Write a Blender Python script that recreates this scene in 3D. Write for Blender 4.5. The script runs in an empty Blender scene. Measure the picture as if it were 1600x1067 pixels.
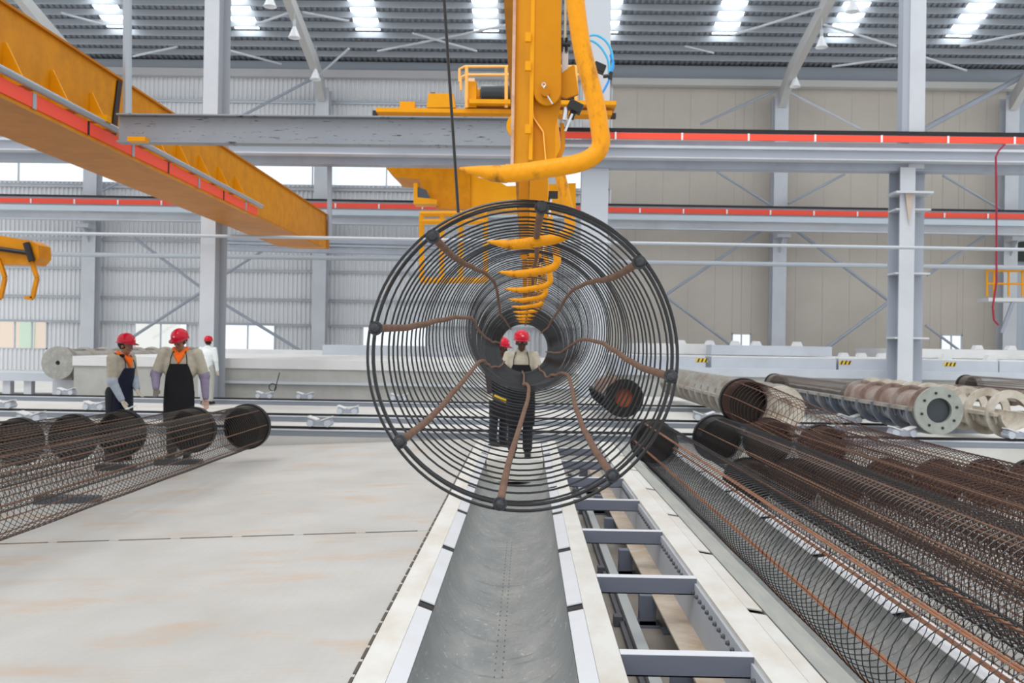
import bpy, bmesh, math, random
from mathutils import Vector, Matrix
random.seed(7)
SC = bpy.context.scene
COL = SC.collection
# ------------------------------------------------------------------ camera
F = 1500.0                      # focal length in pixels of the 1600 px wide frame
CAM = Vector((0.0, 0.0, 1.5))
_Y = Vector((22.0, -6.5, -F)).normalized()
_Z = Vector((0.016, 1.0, 0.0)); _Z = (_Z - _Z.dot(_Y)*_Y).normalized()
_X = _Y.cross(_Z).normalized()
M3 = Matrix((_X, _Y, _Z))       # world from camera
cd = bpy.data.cameras.new('camera'); cam = bpy.data.objects.new('camera', cd); COL.objects.link(cam)
cd.sensor_width = 36.0; cd.lens = 36.0*F/1600.0
cd.clip_start = 0.05; cd.clip_end = 400
cam.matrix_world = Matrix.Translation(CAM) @ M3.to_4x4()
cd.dof.use_dof = True; cd.dof.focus_distance = 2.9; cd.dof.aperture_fstop = 8.5
SC.camera = cam
# ------------------------------------------------------------------ world, light, exposure
w = bpy.data.worlds.new('sky'); SC.world = w; w.use_nodes = True
bg = w.node_tree.nodes['Background']
bg.inputs[0].default_value = (0.93, 0.97, 1.0, 1); bg.inputs[1].default_value = 1.2
sd = bpy.data.lights.new('daylight', 'SUN'); sd.energy = 1.4; sd.angle = math.radians(35); sd.color = (1, .98, .95)
sun = bpy.data.objects.new('daylight', sd); COL.objects.link(sun)
sun.rotation_euler = (math.radians(28), math.radians(-14), 0)
SC.view_settings.view_transform = 'Standard'; SC.view_settings.look = 'None'
SC.view_settings.exposure = 0.0; SC.view_settings.gamma = 1.0
SC.view_settings.use_curve_mapping = False

# ------------------------------------------------------------------ helpers
def ray(px, py):
    d = M3 @ Vector((px-800.0, 533.5-py, -F)); return d
def at(px, py, Y):              # point of the place seen at a pixel, Y metres ahead
    d = ray(px, py); return CAM + d*(Y/d.y)
def X_at(px, Y): return at(px, 540, Y).x
def Z_at(px, py, Y): return at(px, py, Y).z
V = Vector
def new_obj(name, bm, m, parent=None, smooth=False):
    me = bpy.data.meshes.new(name); bm.to_mesh(me); bm.free()
    if m is not None: me.materials.append(m)
    if smooth:
        for p in me.polygons: p.use_smooth = True
        try: me.set_sharp_from_angle(angle=math.radians(40))
        except Exception: pass
    o = bpy.data.objects.new(name, me); COL.objects.link(o)
    if parent: o.parent = parent
    return o
def tag(o, label=None, cat=None, group=None, kind=None):
    if label: o['label'] = label
    if cat: o['category'] = cat
    if group: o['group'] = group
    if kind: o['kind'] = kind
    return o
def thing(name, label, cat, loc=(0,0,0), rz=0, group=None):
    o = bpy.data.objects.new(name, None); o.empty_display_size = .1; COL.objects.link(o)
    o.location = loc; o.rotation_euler = (0, 0, rz)
    return tag(o, label, cat, group)
def struct(name, bm, m, smooth=False):
    return tag(new_obj(name, bm, m, None, smooth), kind='structure')
def copy_tree(o, label=None, group=None, loc=None, rz=None):
    r = o.copy(); COL.objects.link(r)
    if label: r['label'] = label
    if group: r['group'] = group
    if loc is not None: r.location = loc
    if rz is not None: r.rotation_euler = (0, 0, rz)
    for ch in [c for c in o.children]:
        c = ch.copy(); COL.objects.link(c); c.parent = r
        for g in [q for q in ch.children]:
            d = g.copy(); COL.objects.link(d); d.parent = c
    return r
def B(): return bmesh.new()
def box(bm, x0, x1, y0, y1, z0, z1):
    vs = [bm.verts.new(p) for p in ((x0,y0,z0),(x1,y0,z0),(x1,y1,z0),(x0,y1,z0),(x0,y0,z1),(x1,y0,z1),(x1,y1,z1),(x0,y1,z1))]
    for f in ((0,3,2,1),(4,5,6,7),(0,1,5,4),(1,2,6,5),(2,3,7,6),(3,0,4,7)): bm.faces.new([vs[i] for i in f])
def prism(bm, pts, axis, a0, a1):
    """closed outline pts (2d) extruded along axis 'x','y' or 'z' from a0 to a1"""
    def P(u, v, a):
        return {'x': (a, u, v), 'y': (u, a, v), 'z': (u, v, a)}[axis]
    A = [bm.verts.new(P(u, v, a0)) for u, v in pts]; C = [bm.verts.new(P(u, v, a1)) for u, v in pts]
    n = len(pts)
    bm.faces.new(A); bm.faces.new(C[::-1])
    for i in range(n): bm.faces.new((A[i], C[i], C[(i+1) % n], A[(i+1) % n]))
def frames(pts):
    T = []
    n = len(pts)
    for i in range(n):
        t = (pts[min(i+1, n-1)] - pts[max(i-1, 0)]); T.append(t.normalized() if t.length > 1e-9 else V((0,0,1)))
    up = V((0,0,1)) if abs(T[0].z) < .9 else V((1,0,0))
    a = T[0].cross(up).normalized(); out = []
    for t in T:
        a = (a - a.dot(t)*t)
        a = a.normalized() if a.length > 1e-6 else t.orthogonal().normalized()
        out.append((a, t.cross(a)))
    return out
def tube(bm, pts, r, n=8, caps=True, closed=False):
    pts = [V(p) for p in pts]
    rr = r if isinstance(r, (list, tuple)) else [r]*len(pts)
    fr = frames(pts); rings = []
    for p, q, (a, b) in zip(pts, rr, fr):
        rings.append([bm.verts.new(p + a*(q*math.cos(2*math.pi*k/n)) + b*(q*math.sin(2*math.pi*k/n))) for k in range(n)])
    for i in range(len(rings)-1 + (1 if closed else 0)):
        A, C = rings[i], rings[(i+1) % len(rings)]
        for k in range(n): bm.faces.new((A[k], A[(k+1) % n], C[(k+1) % n], C[k]))
    if caps and not closed:
        bm.faces.new(rings[0][::-1]); bm.faces.new(rings[-1])
def ring(bm, c, R, r, axis='y', n=48, m=6):
    rings = []
    c = V(c)
    for i in range(n):
        t = 2*math.pi*i/n
        rad = {'y': V((math.cos(t), 0, math.sin(t))), 'z': V((math.cos(t), math.sin(t), 0)), 'x': V((0, math.cos(t), math.sin(t)))}[axis]
        ax = {'y': V((0,1,0)), 'z': V((0,0,1)), 'x': V((1,0,0))}[axis]
        rings.append([bm.verts.new(c + rad*(R + r*math.cos(2*math.pi*k/m)) + ax*(r*math.sin(2*math.pi*k/m))) for k in range(m)])
    for i in range(n):
        A, C = rings[i], rings[(i+1) % n]
        for k in range(m): bm.faces.new((A[k], A[(k+1) % m], C[(k+1) % m], C[k]))
def lathe_y(bm, prof, cx=0, cz=0, n=32, a0=0, a1=2*math.pi):
    """profile [(y, r)] spun about the Y axis through (cx, cz)"""
    full = abs(a1-a0-2*math.pi) < 1e-6
    cols = []
    N = n if full else n+1
    for i in range(N):
        t = a0+(a1-a0)*i/n
        cols.append([bm.verts.new((cx+r*math.cos(t), y, cz+r*math.sin(t))) for y, r in prof])
    for i in range(n):
        A, C = cols[i], cols[(i+1) % N]
        for k in range(len(prof)-1):
            if prof[k][1] < 1e-6 and prof[k+1][1] < 1e-6: continue
            try: bm.faces.new((A[k], C[k], C[k+1], A[k+1]))
            except ValueError: pass
def lathe_z(bm, prof, c=(0,0,0), n=24):
    cols = []
    for i in range(n):
        t = 2*math.pi*i/n
        cols.append([bm.verts.new((c[0]+r*math.cos(t), c[1]+r*math.sin(t), c[2]+z)) for z, r in prof])
    for i in range(n):
        A, C = cols[i], cols[(i+1) % n]
        for k in range(len(prof)-1): bm.faces.new((A[k], C[k], C[k+1], A[k+1]))
def beam_between(bm, p0, p1, w, h):
    """box section from p0 to p1, w wide (horizontal), h tall, centred on the line"""
    p0, p1 = V(p0), V(p1); t = (p1-p0).normalized()
    s = t.cross(V((0,0,1)));  s = s.normalized() if s.length > 1e-4 else V((1,0,0))
    u = s.cross(t).normalized()
    vs = [bm.verts.new(p + s*(a*w/2) + u*(b*h/2)) for p in (p0, p1) for a, b in ((-1,-1),(1,-1),(1,1),(-1,1))]
    for f in ((0,1,2,3),(7,6,5,4),(0,4,5,1),(1,5,6,2),(2,6,7,3),(3,7,4,0)): bm.faces.new([vs[i] for i in f])
def fix(bm): bmesh.ops.recalc_face_normals(bm, faces=bm.faces[:])
def ico(bm, c, r, s=(1,1,1), sub=2, rot=None):
    m = Matrix.Translation(V(c))
    if rot is not None: m = m @ rot.to_4x4()
    m = m @ Matrix.Diagonal((r*s[0], r*s[1], r*s[2], 1))
    bmesh.ops.create_icosphere(bm, subdivisions=sub, radius=1, matrix=m)

# ------------------------------------------------------------------ materials
MATS = {}
def mat(name, col, rough=.5, metal=0.0, var=None, scale=6.0, amt=.5, bump=0.0, bscale=40, stretch=(1,1,1), detail=6, lo=.42, hi=.68, emit=0, spec=None):
    if name in MATS: return MATS[name]
    m = bpy.data.materials.new(name); m.use_nodes = True; MATS[name] = m
    nt = m.node_tree; b = nt.nodes['Principled BSDF']
    b.inputs['Base Color'].default_value = (*col, 1); b.inputs['Roughness'].default_value = rough; b.inputs['Metallic'].default_value = metal
    if spec is None: spec = .22 if 'yellow' in name else (.3 if rough >= .5 else .5)
    b.inputs['Specular IOR Level'].default_value = spec
    if var is not None or bump:
        tc = nt.nodes.new('ShaderNodeTexCoord'); mp = nt.nodes.new('ShaderNodeMapping'); nt.links.new(tc.outputs['Object'], mp.inputs[0])
        mp.inputs['Scale'].default_value = stretch
    if var is not None:
        n = nt.nodes.new('ShaderNodeTexNoise'); n.inputs['Scale'].default_value = scale; n.inputs['Detail'].default_value = detail
        n.inputs['Roughness'].default_value = .65
        nt.links.new(mp.outputs[0], n.inputs['Vector'])
        r = nt.nodes.new('ShaderNodeMapRange'); r.inputs[1].default_value = lo; r.inputs[2].default_value = hi; r.inputs[4].default_value = amt
        nt.links.new(n.outputs['Fac'], r.inputs[0])
        mx = nt.nodes.new('ShaderNodeMix'); mx.data_type = 'RGBA'
        mx.inputs[6].default_value = (*col, 1); mx.inputs[7].default_value = (*var, 1)
        nt.links.new(r.outputs[0], mx.inputs[0]); nt.links.new(mx.outputs[2], b.inputs['Base Color'])
    if bump:
        n2 = nt.nodes.new('ShaderNodeTexNoise'); n2.inputs['Scale'].default_value = bscale
        nt.links.new(mp.outputs[0], n2.inputs['Vector'])
        bp = nt.nodes.new('ShaderNodeBump'); bp.inputs['Strength'].default_value = bump; bp.inputs['Distance'].default_value = .01
        nt.links.new(n2.outputs['Fac'], bp.inputs['Height']); nt.links.new(bp.outputs[0], b.inputs['Normal'])
    if emit:
        b.inputs['Emission Color'].default_value = (.93, .98, 1, 1); b.inputs['Emission Strength'].default_value = emit
    return m
steel_w = mat('white painted steel', (.56,.58,.62), .5, 0, (.44,.46,.5), .6, .6)
steel_b = mat('grey blue painted steel', (.34,.37,.43), .45, 0, (.27,.29,.34), .8, .7)
steel_d = mat('dark painted steel', (.10,.105,.12), .5)
steel_rung = mat('rung paint', (.15,.165,.21), .5)
purlin_m = mat('galvanised purlin', (.50,.53,.57), .35, .35)
roof_m = mat('roof sheeting', (.33,.36,.40), .5, .2)
wall_m = mat('corrugated wall sheeting', (.76,.77,.79), .5, 0)
beige_m = mat('beige wall panel', (.56,.51,.455), .75, 0, (.50,.455,.405), .35, .8)
rail_black = mat('black rail steel', (.015,.015,.018), .4, .3)
red_m = mat('red conductor cover', (.90,.075,.035), .45)
yellow = mat('yellow crane paint', (.64,.245,.001), .45, 0, (.46,.165,.001), 3.0, .7)
yellow_b = mat('bright yellow crane paint', (.82,.35,.003), .42, 0, (.70,.27,.002), 1.5, .6)
yellow_worn = mat('worn yellow hook paint', (.80,.31,.004), .40, 0, (.12,.045,.012), 24.0, .8, .25, 120, (1,1,.5), 7, .54, .70)
yellow_dark = mat('shade darkened yellow paint', (.50,.18,.001), .5, 0, (.38,.13,.001), 2.0, .7)  # darker copy of the crane yellow, shade of the undersides put into the colour
wire_blk = mat('black drawn wire', (.014,.014,.016), .20, .3, spec=.6)
wire_shop = mat('oiled grey wire', (.05,.045,.042), .38, .7)
wire_brown = mat('rusting brown wire', (.06,.034,.028), .6, .3, (.095,.048,.034), 9, .8)
bar_rust = mat('rusted reinforcing bar', (.215,.125,.085), .8, .1, (.13,.07,.045), 18, .8, .5, 220)
bar_orange = mat('fresh orange rust bar', (.36,.165,.09), .7, .15, (.20,.09,.055), 12, .8)
plate_dark = mat('dark steel end plate', (.022,.019,.017), .65, .4, (.036,.028,.022), 5, .8)
plate_brown = mat('brown rusted end plate', (.075,.04,.03), .75, .3, (.05,.028,.022), 5, .8)
rim_black = mat('black rim steel', (.010,.010,.011), .5, .3)
bolt_m = mat('blackened button head', (.045,.048,.053), .5, .7, (.09,.09,.095), 60, .8, .3, 250)
conc = mat('grey concrete', (.42,.42,.40), .85, 0, (.33,.33,.31), 1.3, .8, .2, 30)
conc_l = mat('light concrete floor', (.60,.59,.57), .85, 0, (.50,.49,.46), .8, .8)
pit_m = mat('dusty pit floor', (.33,.30,.265), .9, 0, (.24,.215,.185), 1.2, .9)
lid_m = mat('pale painted lid', (.50,.53,.58), .6, 0, (.42,.45,.5), 1.0, .6)
lid_w = mat('dusty white lid', (.66,.66,.66), .7, 0, (.56,.56,.56), 1.0, .6)
strip_w = mat('dusty white steel strip', (.69,.68,.65), .5, 0, (.56,.50,.42), 2.6, .75, 0, 1, (1,.5,1))
lip_w = mat('clean white steel lip', (.73,.75,.79), .32, 0, (.66,.66,.66), 2.0, .6)
form_m = mat('scraped grey form sheet', (.25,.265,.265), .42, .2, (.38,.38,.36), 3.2, .8, .12, 14, (1.6,.8,1), 8)
wood_g = mat('weathered grey edge beam', (.33,.34,.325), .75, 0, (.43,.42,.38), 4, .8, 0, 1, (3,.4,1))
mold_m = mat('silvery worn mould steel', (.44,.43,.40), .4, .45, (.30,.24,.19), 3, .9)
mold_b = mat('blue grey mould steel', (.15,.18,.23), .42, .4, (.36,.33,.31), 2.5, .8)
mold_c = mat('cement crusted mould steel', (.56,.52,.45), .65, .1, (.32,.26,.2), 3.5, .9)
mold_r = mat('rust brown mould steel', (.24,.165,.135), .6, .3, (.40,.36,.33), 3, .8)
flange_m = mat('greenish grey flange', (.36,.38,.35), .5, .3, (.27,.27,.24), 4, .7)
hole_m = mat('dark bore', (.05,.06,.07), .4, .4)
black_m = mat('black plastic', (.012,.012,.013), .4)
chrome = mat('bright steel rod', (.65,.66,.68), .22, .8)
blue_h = mat('blue air hose', (.02,.30,.80), .3)
cyan_h = mat('pale blue air hose', (.06,.50,.80), .3)
lampsh = mat('white enamel lamp shade', (.85,.86,.88), .35)
sky_em = mat('skylight sheet', (.9,.95,1), .5, emit=5.5)
haz_y = mat('hazard yellow', (.75,.5,.03), .5)
# deck plate: checker pattern, rust stains
def deck_material():
    m = bpy.data.materials.new('dusty checker plate'); m.use_nodes = True
    nt = m.node_tree; b = nt.nodes['Principled BSDF']; N = nt.nodes.new; L = nt.links.new
    tc = N('ShaderNodeTexCoord')
    def noise(scale, st, det=6, rg=.6):
        mp = N('ShaderNodeMapping'); mp.inputs['Scale'].default_value = st; L(tc.outputs['Object'], mp.inputs[0])
        n = N('ShaderNodeTexNoise'); n.inputs['Scale'].default_value = scale; n.inputs['Detail'].default_value = det; n.inputs['Roughness'].default_value = rg
        L(mp.outputs[0], n.inputs['Vector']); return n.outputs['Fac']
    def rng(s, a, c, o): r = N('ShaderNodeMapRange'); r.inputs[1].default_value=a; r.inputs[2].default_value=c; r.inputs[4].default_value=o; L(s, r.inputs[0]); return r.outputs[0]
    def mix(f, c0, c1):
        x = N('ShaderNodeMix'); x.data_type='RGBA'; L(f, x.inputs[0])
        if isinstance(c0, tuple): x.inputs[6].default_value=(*c0,1)
        else: L(c0, x.inputs[6])
        x.inputs[7].default_value=(*c1,1); return x.outputs[2]
    c = mix(rng(noise(.9,(1,.8,1)), .4,.65,.8), (.50,.488,.465), (.41,.395,.37))
    c = mix(rng(noise(1.5,(.55,1.3,1),8,.7), .53,.74,.75), c, (.50,.33,.20))
    c = mix(rng(noise(.8,(.4,2.6,1),9,.75), .56,.72,.55), c, (.45,.33,.24))
    c = mix(rng(noise(30,(.3,1.6,1),2), .76,.79,.5), c, (.12,.10,.09))
    # raised checker lozenges
    mp = N('ShaderNodeMapping'); mp.inputs['Rotation'].default_value=(0,0,math.radians(45)); mp.inputs['Scale'].default_value=(26,26,26); L(tc.outputs['Object'], mp.inputs[0])
    ch = N('ShaderNodeTexChecker'); ch.inputs['Scale'].default_value=1.0; L(mp.outputs[0], ch.inputs['Vector'])
    mk = rng(ch.outputs['Fac'], 0, 1, .13); c = mix(mk, c, (.40,.39,.37))
    L(c, b.inputs['Base Color'])
    bp = N('ShaderNodeBump'); bp.inputs['Strength'].default_value=.25; bp.inputs['Distance'].default_value=.004; L(ch.outputs['Fac'], bp.inputs['Height']); L(bp.outputs[0], b.inputs['Normal'])
    b.inputs['Roughness'].default_value=.6
    return m
deck_m = deck_material()
def form_material():
    m = form_m; nt = m.node_tree; b = nt.nodes['Principled BSDF']; N = nt.nodes.new; L = nt.links.new
    src = b.inputs['Base Color'].links[0].from_socket
    tc = N('ShaderNodeTexCoord'); mp = N('ShaderNodeMapping'); mp.inputs['Scale'].default_value=(2.2,1.0,1); L(tc.outputs['Object'], mp.inputs[0])
    n = N('ShaderNodeTexNoise'); n.inputs['Scale'].default_value=7; n.inputs['Detail'].default_value=10; n.inputs['Roughness'].default_value=.8; n.inputs['Distortion'].default_value=2.5
    L(mp.outputs[0], n.inputs['Vector'])
    r = N('ShaderNodeMapRange'); r.inputs[1].default_value=.575; r.inputs[2].default_value=.63; r.inputs[4].default_value=.8; L(n.outputs['Fac'], r.inputs[0])
    x = N('ShaderNodeMix'); x.data_type='RGBA'; L(r.outputs[0], x.inputs[0]); L(src, x.inputs[6]); x.inputs[7].default_value=(.66,.66,.63,1)
    n2 = N('ShaderNodeTexNoise'); n2.inputs['Scale'].default_value=5; n2.inputs['Detail'].default_value=9; mp2 = N('ShaderNodeMapping'); mp2.inputs['Scale'].default_value=(.8,3.2,1); L(tc.outputs['Object'], mp2.inputs[0]); L(mp2.outputs[0], n2.inputs['Vector'])
    r2 = N('ShaderNodeMapRange'); r2.inputs[1].default_value=.60; r2.inputs[2].default_value=.70; r2.inputs[4].default_value=.6; L(n2.outputs['Fac'], r2.inputs[0])
    y = N('ShaderNodeMix'); y.data_type='RGBA'; L(r2.outputs[0], y.inputs[0]); L(x.outputs[2], y.inputs[6]); y.inputs[7].default_value=(.17,.175,.175,1)
    L(y.outputs[2], b.inputs['Base Color'])
form_material()
def beam_scratched():
    m = mat('scratched grey beam paint', (.30,.32,.35), .5, 0, (.26,.275,.31), 1.2, .7)
    nt = m.node_tree; b = nt.nodes['Principled BSDF']; N = nt.nodes.new; L = nt.links.new
    src = b.inputs['Base Color'].links[0].from_socket
    tc = N('ShaderNodeTexCoord'); mp = N('ShaderNodeMapping'); mp.inputs['Scale'].default_value=(1.6,1,12); L(tc.outputs['Object'], mp.inputs[0])
    n = N('ShaderNodeTexNoise'); n.inputs['Scale'].default_value=2.6; n.inputs['Detail'].default_value=9; n.inputs['Roughness'].default_value=.72; L(mp.outputs[0], n.inputs['Vector'])
    r = N('ShaderNodeMapRange'); r.inputs[1].default_value=.60; r.inputs[2].default_value=.615; L(n.outputs['Fac'], r.inputs[0])
    x = N('ShaderNodeMix'); x.data_type='RGBA'; L(r.outputs[0], x.inputs[0]); L(src, x.inputs[6]); x.inputs[7].default_value=(.05,.045,.045,1); L(x.outputs[2], b.inputs['Base Color'])
    return m
scr_m = beam_scratched()
def glass_material():
    m = bpy.data.materials.new('window glass'); m.use_nodes = True; nt = m.node_tree; nt.nodes.clear(); N = nt.nodes.new
    o = N('ShaderNodeOutputMaterial'); mx = N('ShaderNodeMixShader'); t = N('ShaderNodeBsdfTransparent'); g = N('ShaderNodeBsdfGlossy')
    t.inputs[0].default_value = (.97,.99,1,1); g.inputs['Roughness'].default_value=.05; mx.inputs[0].default_value=.06
    nt.links.new(t.outputs[0], mx.inputs[1]); nt.links.new(g.outputs[0], mx.inputs[2]); nt.links.new(mx.outputs[0], o.inputs[0]); return m
glass = glass_material()

# ================================================================== SETTING
WD = 45.0                                   # distance of the far wall
# floors
bm = B(); box(bm, -32, 34, 15.45, 47, -.9, -.02); struct('floor', bm, conc_l)
bm = B(); box(bm, -32, 2.3, -1.5, 15.45, -.75, -.56); struct('floor_pit', bm, pit_m)
bm = B(); box(bm, 2.3, 34, -1.5, 15.45, -.75, -.56); struct('floor_bay', bm, conc_l)
# corrugated far wall (left) with window openings
def corr_wall(x0, x1, z0, z1, y, pitch=.21, dep=.075):
    bm = B(); x = x0; prof = []
    while x < x1:
        prof += [(x, 0), (x+pitch*.42, 0), (x+pitch*.55, -dep), (x+pitch*.87, -dep)]; x += pitch
    prof.append((x1, 0))
    a = [bm.verts.new((u, y+v, z0)) for u, v in prof]; c = [bm.verts.new((u, y+v, z1)) for u, v in prof]
    for i in range(len(prof)-1): bm.faces.new((a[i], a[i+1], c[i+1], c[i]))
    return bm
def merge(dst, src):
    me = bpy.data.meshes.new('t'); src.to_mesh(me); src.free(); dst.from_mesh(me); bpy.data.meshes.remove(me)
XL, XM, XR = X_at(-90, WD), X_at(948, WD), X_at(1660, WD)
zE = 14.1                                    # eave height
ZW0, ZW1 = Z_at(400, 551, WD), Z_at(400, 507, WD)        # lower windows
ZS0, ZS1 = Z_at(300, 288, WD), Z_at(300, 250, WD)        # clerestory strip
wins = [(X_at(-60,WD), X_at(74,WD)), (X_at(209,WD), X_at(293,WD)), (X_at(344,WD), X_at(430,WD)), (X_at(565,WD), X_at(668,WD))]
wb = B()
merge(wb, corr_wall(XL, XM, -.02, ZW0, WD))
xs = [XL] + [v for a in wins for v in a] + [XM]
for i in range(0, len(xs), 2):
    if xs[i+1]-xs[i] > .05: merge(wb, corr_wall(xs[i], xs[i+1], ZW0, ZW1, WD))
merge(wb, corr_wall(XL, XM, ZW1, ZS0, WD)); merge(wb, corr_wall(XL, XM, ZS1, zE+.6, WD))
struct('wall_back', wb, wall_m)
# right beige panel wall with two openings
rw = [(X_at(1143,WD), X_at(1173,WD), Z_at(1158,546,WD), Z_at(1158,521,WD)), (X_at(1469,WD), X_at(1503,WD), Z_at(1486,557,WD), Z_at(1486,523,WD))]
bm = B(); x = XM; zt = zE+.6; n = 0; breaks = [XM, rw[0][0], rw[0][1], rw[1][0], rw[1][1], X_at(1566, WD)]
def panels(bm, a, b, z0, z1):
    # panel joints: grooves every 1.25 m, in one continuous sheet
    k = math.floor((a-XM)/1.25); u = a
    while u < b-1e-4:
        nx = min(b, XM+(k+1)*1.25); e = .004
        if nx-u > .05: box(bm, u+e, nx-e, WD-.03, WD+.1, z0, z1)
        u = nx; k += 1
    box(bm, a, b, WD-.01, WD+.08, z0, z1)
for i in range(5):
    a, b = breaks[i], breaks[i+1]
    if i in (1, 3):
        o = rw[0] if i == 1 else rw[1]
        panels(bm, a, b, -.02, o[2]); panels(bm, a, b, o[3], zt)
    else: panels(bm, a, b, -.02, zt)
struct('wall_right', bm, beige_m)
merge_b = corr_wall(X_at(1566, WD), XR, -.02, zt, WD+.3, .5, .09); struct('wall_far_right', merge_b, mat('pale blue sheeting', (.42,.47,.53), .5))
bm = B(); box(bm, X_at(1583,WD), XR, WD-.2, WD+.2, Z_at(1590,408,WD), Z_at(1590,378,WD)); struct('trim_20', bm, mat('dark opening', (.03,.04,.035), .6))
# window frames and panes
n = 1
def window(n, x0, x1, z0, z1, mull, y=WD):
    bm = B(); t = .05
    for a in (x0, x1-t): box(bm, a, a+t, y-.07, y+.05, z0, z1)
    for c in (z0, z1-t): box(bm, x0, x1, y-.07, y+.05, c, c+t)
    for q in mull: box(bm, x0+(x1-x0)*q-.025, x0+(x1-x0)*q+.025, y-.06, y+.04, z0, z1)
    o = struct('window_%d' % n, bm, steel_w)
    g = B(); box(g, x0+t, x1-t, y-.012, y-.004, z0+t, z1-t); new_obj('pane', g, glass, o)
for (a, b), m_ in zip(wins, ((.35,.62,.82), (.5,), (.5,), (.5,))):
    window(n, a, b, ZW0, ZW1, m_); n += 1
window(n, XL, XM, ZS0, ZS1, [i/9 for i in range(1, 9)]); n += 1
for a, b, c, d in rw: window(n, a, b, c, d, (.5,)); n += 1
# what the low windows look out on
t_ = thing('shed', 'tan and green clad shed seen through the leftmost low window', 'building', (X_at(20, 52), 52, 0))
sx0, sx1 = X_at(-120,52)-t_.location.x, X_at(90,52)-t_.location.x
bm = B(); box(bm, sx0, sx1, 0, 2, 0, 2.9); new_obj('cladding', bm, mat('tan cladding', (.80,.62,.48), .8), t_)
bm = B(); box(bm, X_at(31,52)-t_.location.x, X_at(54,52)-t_.location.x, -.05, 0, 0, 2.9); new_obj('door', bm, mat('pale green door', (.55,.66,.50), .8), t_)
t_ = tag(new_obj('shed', (lambda b: (box(b, X_at(205,54), X_at(262,54), 54, 56, 0, 2.6), b)[1])(B()), mat('cream cladding', (.93,.88,.80), .8)), 'cream wall of a shed seen through the low window behind the two workers', 'building')
# eave beam, girts
bm = B(); box(bm, XL, XM, WD-.5, WD-.2, zE-.25, zE+.1); struct('trim_1', bm, mat('eave trim grey', (.50,.49,.50), .5))
bm = B(); box(bm, XM, XR, WD-.6, WD-.15, zE-.45, zE-.15); struct('trim_2', bm, mat('eave trim pale', (.56,.55,.53), .5))
bm = B(); box(bm, XL, XR, WD-.25, WD+.6, zE-.15, zE+.55); struct('trim_3', bm, roof_m)
k = 4
for yy in (157, 376, 421, 466, 505, 292):
    z = Z_at(300, yy, WD-.25); bm = B(); h = .12 if yy != 292 else .16
    box(bm, XL, XM-.1, WD-.22, WD-.06, z-h/2, z+h/2); box(bm, XL, XM-.1, WD-.30, WD-.22, z+h/2-.03, z+h/2)
    struct('trim_%d' % k, bm, steel_w if yy != 157 else purlin_m); k += 1
# roof: sheeting + purlins
SL = .30
def roof_z(y): return zE+.35+SL*(WD-y)
RY0 = 29.0
bm = B(); x = XL; p_ = .26; prof = []
while x < XR: prof += [(x,0),(x+.12,0),(x+.15,.07),(x+.23,.07)]; x += p_
a = [bm.verts.new((u, WD+.5, roof_z(WD+.5)+.28+v)) for u, v in prof]; c = [bm.verts.new((u, RY0, roof_z(RY0)+.28+v)) for u, v in prof]
for i in range(len(prof)-1): bm.faces.new((a[i], a[i+1], c[i+1], c[i]))
struct('ceiling', bm, roof_m)
y = WD-.9; k = 21
while y > 30:
    bm = B(); z = roof_z(y)
    box(bm, XL, XR, y-.012, y+.012, z-.02, z+.24); box(bm, XL, XR, y-.08, y, z-.035, z-.015); box(bm, XL, XR, y, y+.08, z+.225, z+.24)
    struct('trim_%d' % k, bm, purlin_m); k += 1; y -= .70
# skylight strips
for i, (pxb, yb) in enumerate(((178,52),(378,56),(567,64),(752,70),(938,74),(1124,76),(1306,80),(1490,84))):
    y1 = 42.6; xc = X_at(pxb, y1); bm = B(); wd = .54
    vs = [bm.verts.new((xc+sx*wd, yy, roof_z(yy)+.265)) for sx, yy in ((-1,y1),(1,y1),(1,RY0),(-1,RY0))]; bm.faces.new(vs)
    r = bmesh.ops.extrude_face_region(bm, geom=bm.faces[:]); bmesh.ops.translate(bm, vec=(0,0,.01), verts=[v for v in r['geom'] if isinstance(v, bmesh.types.BMVert)])
    fix(bm); struct('window_%d' % (20+i), bm, sky_em)

# ================================================================== FAR STEELWORK
def Hcol(bm, x, y, z0, z1, w, d, tf=.03):
    """I section: flanges face the camera"""
    box(bm, x-w/2, x+w/2, y-d/2, y-d/2+tf, z0, z1); box(bm, x-w/2, x+w/2, y+d/2-tf, y+d/2, z0, z1); box(bm, x-tf/2, x+tf/2, y-d/2+tf, y+d/2-tf, z0, z1)
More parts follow.
